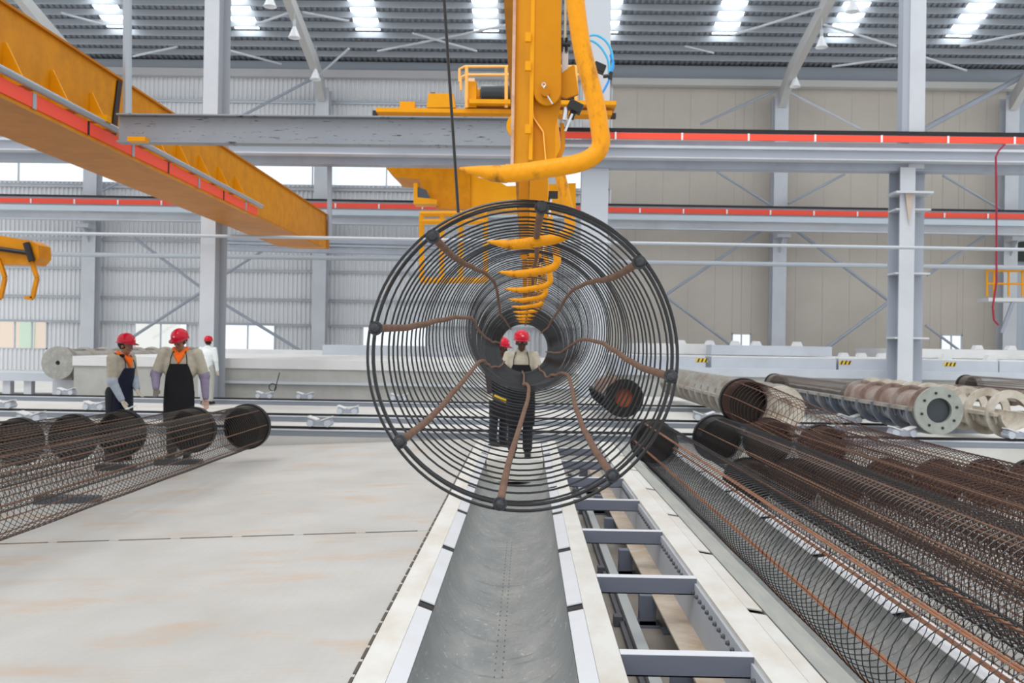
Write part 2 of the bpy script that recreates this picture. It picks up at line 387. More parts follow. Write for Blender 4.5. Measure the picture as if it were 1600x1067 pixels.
# far wall columns with raked rafters
FC = [(136, 'leftmost far wall column, left of the worker in the navy apron'), (497, 'far wall column behind the end of the long yellow girder'), (857, 'far wall column hidden mostly behind the yellow crane arm'), (1216, 'far wall column standing against the beige wall'), (1577, 'far wall column at the right edge beside the yellow railing')]
for px, lab in FC:
    y = 43.9; x = X_at(px, y)
    t = thing('wall_column', 'white steel ' + lab, 'column', (x, y, 0), 0, 'far wall columns')
    bm = B(); box(bm, -.31, .31, -.03, 0, -.02, 13.2); box(bm, -.31, .31, .57, .6, -.02, 13.2); box(bm, -.015, .015, 0, .57, -.02, 13.2); new_obj('shaft', bm, steel_w, t)
    bm = B(); box(bm, -.30, .30, -.75, -.03, 6.55, 6.72); prism(bm, [(-.7,6.55),(-.03,6.55),(-.03,5.9)], 'x', -.02, .02); new_obj('corbel', bm, steel_w, t)
    bm = B()   # rafter, tapered, rising towards the camera, with a sideways knee
    pts = [(0, -.1, 12.9, .75), (0, -1.6, 13.75, .62), (0, -6.5, 15.0, .5), (0, -14, 17.2, .45)]
    for i in range(3):
        a, b_ = pts[i], pts[i+1]; h0, h1 = a[3], b_[3]; v0 = []
        for sx in (-.16, .16):
            v0.append([bm.verts.new((sx, a[1], a[2]-h0/2)), bm.verts.new((sx, a[1], a[2]+h0/2)), bm.verts.new((sx, b_[1], b_[2]+h1/2)), bm.verts.new((sx, b_[1], b_[2]-h1/2))])
        A, C = v0; bm.faces.new(A); bm.faces.new(C[::-1])
        for q in range(4): bm.faces.new((A[q], A[(q+1)%4], C[(q+1)%4], C[q]))
    fix(bm); new_obj('rafter', bm, mat('rafter paint', (.50,.49,.48), .5), t)
# high bay lamps
lamp_pts = [(240/4+400, 190/4, 38), (372/4+400, 455/4, 42), (335/4+1200, 250/4, 38), (170/4+1200, 500/4, 42.4), (92/4+400-1, -2, 35), (530/4+1200, 45/4-5, 35), (55, 38, 42)]
lamp0 = None
labs = ['white conical bay lamp hanging near the top left of the rafter', 'white conical bay lamp at the foot of the left rafter', 'white conical bay lamp beside the right rafter under a skylight', 'white conical bay lamp at the foot of the right rafter', 'white bay lamp cut by the top edge, left of the left rafter', 'white bay lamp high beside the skylight left of the tall column', 'small bay lamp behind the top of the long yellow girder']
for (px, py, d), lab in zip(lamp_pts, labs):
    p = at(px, py, d)
    if lamp0 is None:
        lamp0 = thing('bay_lamp', lab, 'lamp', p, 0, 'high bay lamps')
        bm = B(); lathe_z(bm, [(-.28,.25),(-.30,.24),(.12,.07),(.14,.07)]); fix(bm); new_obj('lamp_shade', bm, lampsh, lamp0)
        bm = B(); tube(bm, [(0,0,.12),(0,0,.42)], .06, 10); tube(bm, [(0,0,.42),(0,0,1.2)], .015, 6); new_obj('housing', bm, steel_w, lamp0)
        bm = B(); ico(bm, (0,0,-.12), .09); new_obj('bulb', bm, lampsh, lamp0)
    else: copy_tree(lamp0, lab, None, p)
# roof and wall bracing rods
def rod(p0, p1, r, label, m=steel_w, name='brace_rod', cat='brace', group=None):
    bm = B(); tube(bm, [p0, p1], r, 8); return tag(new_obj(name, bm, m, None, True), label, cat, group)
R_ = [((826,70),(1105/4,74),38,'pale brace rod under the skylights left of the tall left column')]
def P(px, py, d): return at(px, py, d)
rods = [
 (P(208,88,42.5), P(277,73,41.8), .05, 'short sloping roof brace left of the tall left column'),
 (P(95,20,40), P(160,38,40.5), .05, 'roof brace above the long yellow girder at top left'),
 (P(350,77,41.8), P(440,100,43), .05, 'roof brace just right of the tall left column'),
 (P(400,38,39.5), P(455,19,38.5), .05, 'roof brace running into the left rafter from its left'),
 (P(472,19,38.5), P(545,33,40), .05, 'roof brace leaving the left rafter to its right'),
 (P(590,80,42.6), P(800,38,39.5), .05, 'long roof brace crossing behind the black hanging cable'),
 (P(645,52,40), P(745,80,42), .05, 'roof brace crossing the long one right of the black cable'),
 (P(1145,55,40), P(1290,10,37.6), .05, 'roof brace rising into the right rafter'),
 (P(1070,72,42), P(1115,83,42.5), .04, 'short roof brace left of the right rafter'),
 (P(1285,38,38.6), P(1400,72,41), .05, 'roof brace sloping down to the tall right column'),
 (P(1300,104,43), P(1400,91,42), .05, 'roof brace just left of the tall right column'),
 (P(1440,88,42), P(1510,110,43), .05, 'roof brace just right of the tall right column'),
 (P(1500,72,41), P(1600,52,40), .05, 'roof brace at the right edge beside the last skylight'),
 (P(500,116,42.4), P(545,76,41), .05, 'thin brace at the foot of the left rafter'),
 (P(350,196,43.7), P(490,122,43.7), .07, 'diagonal wall brace rising to the left rafter foot'),
 (P(210,372,43.7), P(315,450,43.7), .07, 'diagonal brace left of the tall left column, falling right'),
 (P(205,528,43.7), P(312,458,43.7), .07, 'diagonal brace rising right behind the two workers'),
 (P(345,433,43.7), P(410,392,43.7), .06, 'diagonal brace rising right of the tall left column'),
 (P(350,475,43.7), P(470,548,43.7), .07, 'diagonal brace falling across the low window'),
 (P(1095,194,43.7), P(1215,140,43.7), .06, 'upper brace rising to the column on the beige wall'),
 (P(1225,140,43.7), P(1345,202,43.7), .06, 'upper brace falling right of the beige wall column'),
 (P(1440,204,43.2), P(1600,118,43.2), .12, 'thick diagonal brace at the upper right'),
 (P(1120,268,43.7), P(1206,322,43.7), .06, 'brace above the lower crane runway, falling to the beige wall column'),
 (P(1232,318,43.7), P(1320,272,43.7), .06, 'brace above the lower runway, right of the beige wall column'),
 (P(1473,274,43.7), P(1562,326,43.7), .06, 'brace above the lower runway, right of the tall right column'),
 (P(1038,462,43.7), P(1195,357,43.7), .07, 'brace rising to the left side of the beige wall column'),
 (P(1038,462,43.7), P(1150,545,43.7), .06, 'brace falling right from the rim of the hanging cage'),
 (P(1240,357,43.7), P(1392,472,43.7), .08, 'brace falling from the beige wall column to the tall right column'),
 (P(1290,545,43.7), P(1392,470,43.7), .08, 'brace rising from the pit lids to the tall right column'),
 (P(1448,430,43.7), P(1548,362,43.7), .07, 'brace rising right of the tall right column'),
 (P(1446,508,43.7), P(1500,548,43.7), .06, 'brace falling across the small lit window on the right'),
 (P(160,298,43.7), P(185,286,43.7), .05, 'short brace under the clerestory behind the yellow girder'),
]
for a, b_, r, lab in rods: rod(a, b_, r, 'grey steel ' + lab, steel_w if a.z > 12 else steel_b, group='bracing rods')
# far runway (second crane rail) carried by the wall columns
def runway(name, px0, y0, px1, y1, D, hz, label):
    """hz: (rail, red, web) heights in pixels measured down from the rail top line at px0..px1"""
    a = at(px0, y0, D); b_ = at(px1, y1, D); s = D/F
    t = thing(name, label, 'crane rail', (0,0,0))
    def band(nm, d0, d1, y, th, m, x0=None, x1=None):
        bm = B(); p, q = V(a), V(b_); z_0 = p.z - d0*s; z_1 = q.z - d0*s; hh = (d1-d0)*s
        vs = []
        for X, Z in ((p.x, z_0), (q.x, z_1)):
            for yy in (y, y+th):
                vs.append([bm.verts.new((X, yy, Z-hh)), bm.verts.new((X, yy, Z))])
        A, C, E, G = vs  # A(p,y) C(p,y+th) E(q,y) G(q,y+th)
        for f in ((A[0],E[0],E[1],A[1]),(C[0],C[1],G[1],G[0]),(A[1],E[1],G[1],C[1]),(A[0],C[0],G[0],E[0]),(A[0],A[1],C[1],C[0]),(E[0],G[0],G[1],E[1])): bm.faces.new(f)
        fix(bm); return new_obj(nm, bm, m, t)
    return t, band
t, band = runway('crane_runway', -80, 302, 1680, 330, 43.0, None, 'pale steel lower crane runway along the far wall with a red conductor strip')
band('rail', 0, 3, 42.9, .1, rail_black); band('rail_clip_strip', 3, 6.5, 42.95, .1, steel_b); band('conductor_strip', 6.5, 14, 42.8, .06, red_m); band('top_flange', 14, 19, 42.9, .3, steel_w)
band('flange_pipe', 19, 27, 42.4, .25, mat('pale blue pipe paint', (.50,.57,.63), .4)); band('web', 27, 39, 42.75, .1, steel_w); band('bottom_flange', 38, 40, 42.6, .35, steel_w)
for i in range(25):     # white joint clips
    px = -20+68*i; bm = B(); p = at(px, 312.5+.0159*(px+80)-1.0, 42.75); box(bm, p.x-.03, p.x+.03, p.y, p.y+.04, p.z-.11, p.z+.10); new_obj('joint_clip', bm, lampsh, t)
# near runway across the whole hall, with columns
t, band = runway('crane_runway', -80, 188, 1680, 209, 28.4, None, 'pale steel upper crane runway crossing the hall with a bright red conductor strip')
band('rail', 0, 6, 28.35, .12, rail_black); band('conductor_backing', 6, 9, 28.4, .1, steel_w); band('conductor_strip', 9, 18.5, 28.2, .05, red_m); band('web_upper', 18.5, 29, 28.4, .1, steel_b)
band('flange', 29, 33, 28.1, .6, steel_w); band('web', 33, 47, 28.3, .12, mat('runway web paint', (.50,.53,.59), .45)); band('bottom_flange', 47, 49, 28.05, .6, steel_w); band('soffit_plate', 49, 60, 28.5, .5, steel_b)
for i in range(17):
    px = 962+104*(i-7); bm = B(); p = at(px, 213.5+.012*(px-962)-1.5, 28.15); box(bm, p.x-.025, p.x+.025, p.y, p.y+.04, p.z-.10, p.z+.11); new_obj('joint_clip', bm, lampsh, t)
# pipes strung across in front of the columns
for (y0, y1, D, r, lab) in ((363, 391, 23.1, .040, 'thin pale pipe running across the hall below the crane runways'), (396, 419, 41.5, .10, 'pale pipe crossing behind the tall columns below the thin one')):
    rod(at(-60, y0-1, D), at(1660, y1, D), r, lab, mat('pale pipe', (.46,.49,.53), .45), 'pipe', 'pipe')
# tall hall columns
def tallcol(px, D, w, label, ztop=16, body=steel_w):
    x = X_at(px, D); t = thing('hall_column', label, 'column', (x, D, 0))
    return t
t = tallcol(925, 28.9, .8, 'broad plain grey white column right behind the yellow crane arm')
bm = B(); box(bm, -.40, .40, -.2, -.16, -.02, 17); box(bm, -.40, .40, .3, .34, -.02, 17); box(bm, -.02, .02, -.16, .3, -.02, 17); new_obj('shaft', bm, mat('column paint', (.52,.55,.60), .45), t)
bm = B(); box(bm, -.5, .5, -.35, .45, -.02, .03); new_obj('base_plate', bm, steel_b, t)
t = tallcol(1417, 28.7, .9, 'tall white stiffened column standing behind the steel moulds on the right')
bm = B(); zc = Z_at(1417, 265, 28.7)
box(bm, -.115, .345, -.22, -.18, zc, 17); new_obj('upper_shaft', bm, steel_w, t)
bm = B(); box(bm, -.31, -.11, -.18, .2, zc, 17); new_obj('upper_web', bm, mat('column side shade paint', (.36,.39,.45), .45), t)  # sides in a darker copy of the column white, shade painted in
bm = B(); box(bm, -.48, .58, .30, .34, -.02, zc); box(bm, -.20, -.16, -.32, .30, -.02, zc); new_obj('lower_shaft', bm, mat('column side shade paint', (.36,.39,.45), .45), t)
bm = B(); box(bm, -.40, .04, -.36, -.32, -.02, zc); new_obj('front_flange', bm, steel_w, t)
bm = B()
for py in (303, 327, 427, 528):
    z = Z_at(1417, py, 28.4); box(bm, -.50, .52, -.34, .3, z-.025, z+.025)
box(bm, -.58, .5, -.55, .3, zc-.78, zc-.72); new_obj('stiffener', bm, steel_w, t)
bm = B(); prism(bm, [(-.28,zc-.75),(-.04,zc-.75),(-.16,zc-1.7)], 'y', -.44, -.41); new_obj('gusset', bm, mat('primer tan', (.50,.40,.34), .6), t)
bm = B(); box(bm, -.66, .68, -.5, .5, -.02, .04); new_obj('base_plate', bm, steel_b, t)
t = tallcol(330, 23.5, .5, 'tall grey white column behind the two workers on the left')
bm = B(); box(bm, -.24, .12, -.2, -.17, -.02, 17); new_obj('front_flange', bm, steel_w, t)
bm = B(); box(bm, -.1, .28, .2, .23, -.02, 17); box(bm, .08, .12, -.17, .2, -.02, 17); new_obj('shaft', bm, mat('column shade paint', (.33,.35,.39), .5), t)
# grey dark longitudinal beam behind the girder end
bm = B(); p = at(335, 367, 40); q = at(870, 380, 40)
beam_between(bm, (p.x,40,p.z-.12), (q.x,40,q.z-.12), .3, .24); beam_between(bm, (p.x,39.8,p.z-.36), (q.x,39.8,q.z-.36), .3, .08); beam_between(bm, (p.x,39.9,p.z-.56), (q.x,39.9,q.z-.56), .3, .2)
tag(new_obj('tie_beam', bm, steel_b), 'grey steel tie beam behind the end of the long yellow girder', 'beam')
rod(at(515, 245, 28.9), at(515, 372, 28.9), .075, 'short grey hanger post right of the yellow girder end', steel_b, 'hanger_post', 'post')
# yellow railing platform on the right
t = thing('access_platform', 'yellow railed access platform at the right edge of the hall', 'platform', at(1600, 470, 41.8))
def L_(px, py, d=41.8): return at(px, py, d)-t.location
bm = B(); a = L_(1543,465); box(bm, a.x, 3, -.1, .9, a.z-.16, a.z); new_obj('deck', bm, lid_w, t)
bm = B()
for px in (1542, 1553, 1576, 1597): tube(bm, [L_(px,463), L_(px,422)], .045, 8)
for py in (423, 443): tube(bm, [L_(1541,py), L_(1640,py+1)], .045, 8)
new_obj('railing', bm, yellow_b, t)
bm = B(); beam_between(bm, L_(1565,520), L_(1585,466), .1, .15); new_obj('strut', bm, steel_b, t)
bm = B(); tube(bm, [at(1570,228,27.8)+V((0,0,.05)), at(1560,236,27.8), at(1556,245,27.8), at(1557,320,27.8), at(1557,440,27.8), at(1551,480,27.8), at(1553,500,27.8), at(1560,508,27.8)], .028, 6)
tag(new_obj('rope', bm, mat('dark red rope', (.30,.02,.05), .7), None, True), 'dark red rope hanging from the upper crane runway on the right', 'rope')

# ================================================================== OVERHEAD CRANES
# long girder running along the hall on the left
A_ = 6.1
t = thing('crane_girder', 'long yellow overhead crane girder running to the camera at upper left', 'crane', (-A_, 29.0, 0))
zt, zb = 1.5+.629*A_, 1.5+.466*A_; y0 = -24.0
bm = B(); box(bm, -1.1, 0, y0, 0, zb, zt); new_obj('box_girder', bm, yellow, t)
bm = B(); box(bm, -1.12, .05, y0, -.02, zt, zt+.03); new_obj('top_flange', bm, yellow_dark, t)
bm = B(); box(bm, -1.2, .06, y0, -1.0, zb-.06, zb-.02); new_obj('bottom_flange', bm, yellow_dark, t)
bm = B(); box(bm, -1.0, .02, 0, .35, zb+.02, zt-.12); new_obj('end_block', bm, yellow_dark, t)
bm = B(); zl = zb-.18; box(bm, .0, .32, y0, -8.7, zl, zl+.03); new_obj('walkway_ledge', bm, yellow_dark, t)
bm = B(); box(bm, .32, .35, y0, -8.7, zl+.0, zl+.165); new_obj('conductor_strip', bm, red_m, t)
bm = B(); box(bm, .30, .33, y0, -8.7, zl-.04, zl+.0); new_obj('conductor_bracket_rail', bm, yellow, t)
bm = B(); tube(bm, [(.38, y0, zl+.235), (.38, -8.5, zl+.235)], .045, 10); new_obj('handrail_pipe', bm, mat('grey pipe', (.33,.37,.40), .4, .3), t, True)
for i in range(14):
    yy = -9.2-i*1.1; bm = B()
    prism(bm, [(0, zl+.25), (.28, zl+.25), (.03, zl+.75), (0, zl+.75)], 'y', yy, yy+.03); box(bm, 0, .31, yy-.12, yy+.14, zl+.22, zl+.26); new_obj('gusset', bm, yellow_b, t)
for i in range(8):
    yy = -9.6-i*1.4; bm = B(); box(bm, .35, .36, yy, yy+.04 if i % 2 else yy+.08, zl-.01, zl+.17); new_obj('joint_clip', bm, steel_b if i % 2 == 0 else black_m, t)
bm = B(); vs = [bm.verts.new(p) for p in ((.012,-14.95,zt-.02),(.012,-14.80,zt-.02),(.012,-15.0,zb+.1),(.012,-15.15,zb+.1))]; bm.faces.new(vs); r_ = bmesh.ops.extrude_face_region(bm, geom=bm.faces[:]); bmesh.ops.translate(bm, vec=(.015,0,0), verts=[v for v in r_['geom'] if isinstance(v, bmesh.types.BMVert)]); fix(bm); new_obj('cable_strap', bm, rail_black, t)
# short yellow gripper beam at far left
t = thing('gripper_beam', 'short yellow gripper beam end with bent claws at the left edge', 'crane', at(30, 390, 19))
def L2(px, py, d=19.0): return at(px, py, d)-t.location
bm = B(); prism(bm, [(L2(-40,362).x, L2(0,362).z), (L2(48,376).x, L2(48,376).z), (L2(60,383).x, L2(60,383).z), (L2(61,402).x, L2(61,402).z), (L2(52,413).x, L2(52,413).z), (L2(-40,408).x, L2(0,412).z)], 'y', 0, .5); fix(bm); new_obj('beam', bm, yellow, t)
bm = B(); tube(bm, [L2(-20,386)+V((0,-.06,0)), L2(50,396)+V((0,-.06,0))], .045, 8); tube(bm, [L2(43,380)+V((0,-.05,0)), L2(52,408)+V((0,-.05,0))], .07, 8); new_obj('rod', bm, rail_black, t)
for dx in (0, -50):
    bm = B(); pts = [L2(48+dx,404), L2(58+dx,434), L2(51+dx,466), L2(40+dx,465)]
    for a, b_ in zip(pts, pts[1:]): beam_between(bm, a, b_, .08, .07)
    new_obj('claw', bm, yellow, t)
# scratched cross beam nearer the camera
D = 13.0
p, q = at(187, 180, D), at(806, 186, D)
t = thing('lifting_beam', 'scratched grey I-beam hung across the hall left of the yellow arm', 'beam', (0, D, 0))
def bz(nm, d0, d1, ya, yb, m):
    bm = B(); s = D/F
    vs = [[bm.verts.new((X, yy, Z-d*s)) for d in (d1, d0)] for X, Z in ((p.x, p.z), (q.x, q.z)) for yy in (ya, yb)]
    A, C, E, G = vs
    for f in ((A[0],E[0],E[1],A[1]),(C[0],C[1],G[1],G[0]),(A[1],E[1],G[1],C[1]),(A[0],C[0],G[0],E[0]),(A[0],A[1],C[1],C[0]),(E[0],G[0],G[1],E[1])): bm.faces.new(f)
    fix(bm); return new_obj(nm, bm, m, t)
bz('top_flange', 0, 2, -.12, .12, scr_m); bz('web', 3, 42, -.02, .02, scr_m); bz('bottom_flange', 42, 44, -.10, .10, scr_m); 
rod(at(199, -40, 13.0), at(199, 179, 13.0), .062, 'grey round post standing on the scratched beam near its left end', mat('post grey', (.36,.39,.43), .4, .3), 'hanger_post', 'post')
bm = B(); a = at(182, 186, 13.1); box(bm, a.x-.24, a.x+.02, 12.75, 12.9, a.z-.11, a.z-.02); tag(new_obj('bracket', bm, yellow_b), 'small yellow bracket at the very left end of the scratched beam', 'bracket'); bm = B(); a = at(215, 218, 12.8); box(bm, a.x-.12, a.x+.12, 12.75, 12.9, a.z-.03, a.z+.03)
tag(new_obj('bracket', bm, yellow_b), 'small yellow bracket under the scratched beam, right of the other one', 'bracket')
# trolley riding on the runway
D = 27.6
t = thing('crane_trolley', 'bright yellow crane trolley with winch drum and railing above the scratched beam', 'crane', at(780, 184, D))
def L3(px, py, d=D): return at(px, py, d)-t.location
def pbox(bm, px0, py0, px1, py1, ya, yb, d=D):
    a, b_ = L3(px0, py0, d), L3(px1, py1, d); box(bm, min(a.x,b_.x), max(a.x,b_.x), ya, yb, min(a.z,b_.z), max(a.z,b_.z))
bm = B(); pbox(bm, 590, 172, 955, 183, -.3, .3); pbox(bm, 735, 163, 960, 172, -.6, .6); new_obj('end_carriage', bm, yellow_b, t)
bm = B(); pbox(bm, 583, 174, 590, 181, -.12, .12); pbox(bm, 955, 178, 962, 185, -.12, .12); new_obj('buffer', bm, black_m, t)
bm = B(); a = L3(668,172); b_ = L3(713,172); c = L3(709,150); d_ = L3(671,150); prism(bm, [(a.x,a.z),(b_.x,b_.z),(c.x,c.z),(d_.x,d_.z)], 'y', -.3, .3); pbox(bm, 626, 161, 649, 172, -.2, .2); new_obj('drive_housing', bm, yellow_b, t)
bm = B(); pbox(bm, 673, 145, 680, 150, -.05, .05); new_obj('buffer_cap', bm, black_m, t)
bm = B(); a = L3(752,150); b_ = L3(900,150); tube(bm, [a, b_], .30, 24); new_obj('winch_drum', bm, mat('black drum', (.03,.035,.04), .35, .5), t, True)
bm = B(); tube(bm, [a+V((-.12,0,0)), a+V((-.03,0,0))], .22, 20); pbox(bm, 728, 132, 745, 172, -.35, .35); new_obj('gearbox', bm, yellow_b, t)
bm = B(); pbox(bm, 730, 124, 742, 133, -.15, .15); new_obj('motor_cap', bm, mat('cream motor', (.85,.68,.5), .5), t)
bm = B()
for py, x0 in ((104, 722), (117, 724)):
    tube(bm, [L3(x0-4,py+24,D-.5), L3(x0-4,py+4,D-.5), L3(x0+4,py,D-.5), L3(905,py,D-.5)], .04, 8)
for px in (729, 791, 900): tube(bm, [L3(px,168,D-.5), L3(px,104,D-.5)], .05, 8)
new_obj('railing', bm, mat('pale orange railing', (.93,.48,.10), .4), t, True)
# second crane girder end seen square on, below the runway
D = 30.5
t = thing('crane_girder', 'stepped yellow crane girder end with dark cab window left of the arm', 'crane', at(700, 262, D))
def pl(pts, bm, ya, yb): prism(bm, [(L3b(x_, y_).x, L3b(x_, y_).z) for x_, y_ in pts], 'y', ya, yb)
def L3b(px, py): return at(px, py, D)-t.location
bm = B(); pl([(600,258),(612,270),(617,276),(655,280),(660,293),(668,305),(676,318),(684,325),(735,327),(735,258)], bm, 0, 2.0); fix(bm); new_obj('box_girder', bm, yellow, t)
bm = B(); pl([(735,258),(735,327),(900,327),(900,285),(792,290),(776,280),(745,276),(745,258)], bm, .1, 1.2); fix(bm); new_obj('rear_girder', bm, yellow_b, t)
bm = B(); pl([(649,290),(649,322),(685,322),(685,316),(675,314),(655,312),(655,290)], bm, -.5, .2); fix(bm); new_obj('cab_frame', bm, yellow_b, t)
bm = B(); pl([(656,296),(654,314),(675,315),(668,300)], bm, -.45, -.1); fix(bm); new_obj('cab_window', bm, mat('dark cab glass', (.05,.06,.08), .15), t)
bm = B()
for px in (662, 693, 722, 760): tube(bm, [L3b(px,338)+V((0,-.6,0)), L3b(px,440)+V((0,-.6,0))], .09, 6)
for py in (338, 350, 440): tube(bm, [L3b(660,py)+V((0,-.6,0)), L3b(762,py)+V((0,-.6,0))], .10, 6)
new_obj('cab_cage', bm, yellow_b, t)

# ================================================================== GROUND LEVEL BACKGROUND
# three transverse rails with trolleys
def zrow(name, lab, D, zt, zb, x0, x1):
    t = thing(name, lab, 'rail', (0, D, 0))
    bm = B(); box(bm, x0, x1, -.02, .05, zt-.035, zt+.005); new_obj('rail_head', bm, rail_black, t)
    bm = B(); box(bm, x0, x1, -.10, .16, zt-.055, zt-.035); new_obj('flange', bm, steel_w, t)
    bm = B(); box(bm, x0, x1, 0, .06, zb, zt-.055); new_obj('web', bm, mat('rail web paint', (.40,.44,.51), .45), t)
zrow('transverse_rail', 'nearest grey blue rail beam behind the deck and cages', 15.5, .13, -.56, -11, 12)
zrow('transverse_rail', 'middle grey transverse rail beam behind the nearest one', 18.3, .13, -.02, -13, 14)
zrow('transverse_rail', 'farthest grey transverse rail in front of the concrete pit wall', 23.0, .13, -.02, -15, 17)
def trolley(label, px, D, dark=False, first=[None]):
    if first[0] is None:
        t = thing('roller_cradle', label, 'cradle', (0,0,0), 0, 'roller cradles on the rails')
        bm = B(); prism(bm, [(-.19,.02),(.19,.02),(.19,.10),(.17,.14),(.02,.10),(-.02,.10),(-.17,.14),(-.19,.10)], 'y', -.10, .10); fix(bm); new_obj('body', bm, steel_b, t)
        for s in (-1, 1):
            bm = B(); tube(bm, [(s*.14,-.13,.06),(s*.14,.13,.06)], .055, 12); new_obj('wheel', bm, lid_m, t, True)
            bm = B(); beam_between(bm, (s*.03,0,.11), (s*.19,0,.165), .22, .02); new_obj('cradle_plate', bm, lid_w, t)
        first[0] = t
    else: t = copy_tree(first[0], label)
    t.location = (X_at(px, D), D+.02, .135); return t
for px, D, lab in ((50,15.5,'pale roller cradle at the left edge, behind the leftmost cage ends'), (150,18.3,'roller cradle left of the worker in the navy apron, on the middle rail'), (105,23,'small roller cradle on the farthest rail above the left cage ends'), (7,18.3,'roller cradle cut by the left edge on the middle rail'),
    (502,15.5,'nearest roller cradle between the right cage end and the hanging cage'), (545,18.3,'roller cradle on the middle rail just left of the hanging cage'), (415,23,'left one of two flat cradles on the farthest rail'), (478,23,'right one of two flat cradles on the farthest rail'),
    (1102,18.3,'roller cradle on the middle rail right of the hanging cage'), (1330,18.3,'roller cradle under the middle of the long mould'), (1412,15.5,'roller cradle carrying the near end of the flanged mould'), (1592,15.5,'roller cradle at the right edge on the nearest rail'), (625,23,'small cradle seen through the left of the hanging cage')):
    trolley('pale grey ' + lab, px, D)
# concrete pit with lids, left
t = thing('curing_pit', 'long grey concrete pit wall with pale lids behind the workers', 'curing pit', (0, 24, 0))
x0, x1 = X_at(116, 24), X_at(905, 24)
z0 = .82
bm = B(); box(bm, x0, x1, 0, 12, -.02, z0); new_obj('concrete_wall', bm, conc, t)
bm = B(); box(bm, X_at(345,24), x1, -.10, 0, .44, .50); new_obj('ledge', bm, lid_m, t)
bm = B(); box(bm, x0-.02, x1, -.04, 12.5, z0, 1.06); new_obj('lid', bm, lid_w, t)
bm = B(); box(bm, X_at(525,36)-0, X_at(720,36), 9.6, 12, 1.06, 1.42); new_obj('raised_lid', bm, lid_m, t)
bm = B(); box(bm, X_at(340,36), X_at(530,36), 9.9, 12.5, 1.06, 1.2); new_obj('low_lid', bm, lid_w, t)
t = thing('steel_bench', 'low pale steel bench at the left edge in front of the far wall', 'bench', (X_at(50,25), 25, 0))
bm = B(); a = X_at(-60,25)-t.location.x; b_ = X_at(114,25)-t.location.x; box(bm, a, b_, 0, 1.2, .36, .58); new_obj('top', bm, lid_m, t)
for px in (41, 97, 8):
    bm = B(); xx = X_at(px,25)-t.location.x; box(bm, xx-.1, xx+.1, .1, .3, -.02, .36); new_obj('leg', bm, steel_w, t)
bm = B(); tube(bm, [at(437,582,23.6), at(432,600,23.6), at(428,612,23.6)], .012, 6)
for p in (at(426,605,23.6),): ring(bm, p, .09, .012, 'y', 14, 6)
tag(new_obj('wire_coil', bm, black_m), 'small dark wire loop hanging on the pit wall left of the hanging cage', 'wire')
# right pit: concrete, ledge, lids with hazard marks
Dp = 30.0
def zp(px, py, d=Dp): return Z_at(px, py, d)
t = thing('curing_pit', 'grey concrete pit wall with pale blue ledge behind the moulds on the right', 'curing pit', (0, Dp, 0))
xa, xb = X_at(960, Dp), X_at(1680, Dp)
bm = B(); box(bm, xa, xb, 0, 12, -.02, .64); new_obj('concrete_wall', bm, conc, t)
bm = B(); box(bm, xa, xb, -.1, 12, .64, .90); new_obj('ledge', bm, lid_m, t)
first = True
for pa, pb, lab in ((960,1103,'leftmost pale blue lid, beside the hanging cage rim'), (1112,1307,'wide pale blue lid between the two yellow and black marks'), (1311,1560,'pale blue lid behind the tall right column'), (1562,1690,'pale blue lid at the right edge')):
    s = thing('pit_lid', lab, 'lid', (X_at(pa,Dp+.3), Dp+.3, .90), 0, 'lids of the right curing pit')
    wd_ = X_at(pb,Dp+.3)-X_at(pa,Dp+.3)
    bm = B(); box(bm, 0, wd_, 0, 9, 0, .34); new_obj('slab', bm, lid_m, s)
    bm = B(); box(bm, .02, wd_-.02, .02, 8.95, .34, .37); new_obj('top_sheet', bm, lid_w, s)
    hm = {960: 1088, 1311: 1312, 1112: None, 1562: None}[pa]
    marks = [hm] if hm else []
    if pa == 1311: marks = [1312, 1476]
    for h in marks:
        bm = B(); hx = X_at(h, Dp+.28)-s.location.x; box(bm, hx, hx+.36, -.012, 0, .17, .29); new_obj('hazard_mark', bm, haz_y, s)
        bm = B()
        for k in range(3): prism(bm, [(hx+.03+k*.12,.17),(hx+.08+k*.12,.17),(hx+.13+k*.12,.29),(hx+.08+k*.12,.29)], 'y', -.016, -.012)
        new_obj('hazard_stripe', bm, black_m, s)
s = tag(new_obj('pit_lid', (lambda b: (box(b, X_at(1112,33), X_at(1300,33), 33, 40, 1.29, 1.63), b)[1])(B()), lid_m), 'thick pale slab lid stacked on the others left of the tall column', 'lid')
s = tag(new_obj('pit_lid', (lambda b: (box(b, X_at(1000,34), X_at(1111,34), 34, 41, 1.29, 1.66), b)[1])(B()), lid_w), 'white slab lid stacked just right of the hanging cage', 'lid')
s = tag(new_obj('pit_lid', (lambda b: (box(b, X_at(1440,35), X_at(1700,35), 35, 42, 1.29, 1.62), b)[1])(B()), lid_w), 'white slab lid stacked right of the tall column', 'lid')
lug0 = None
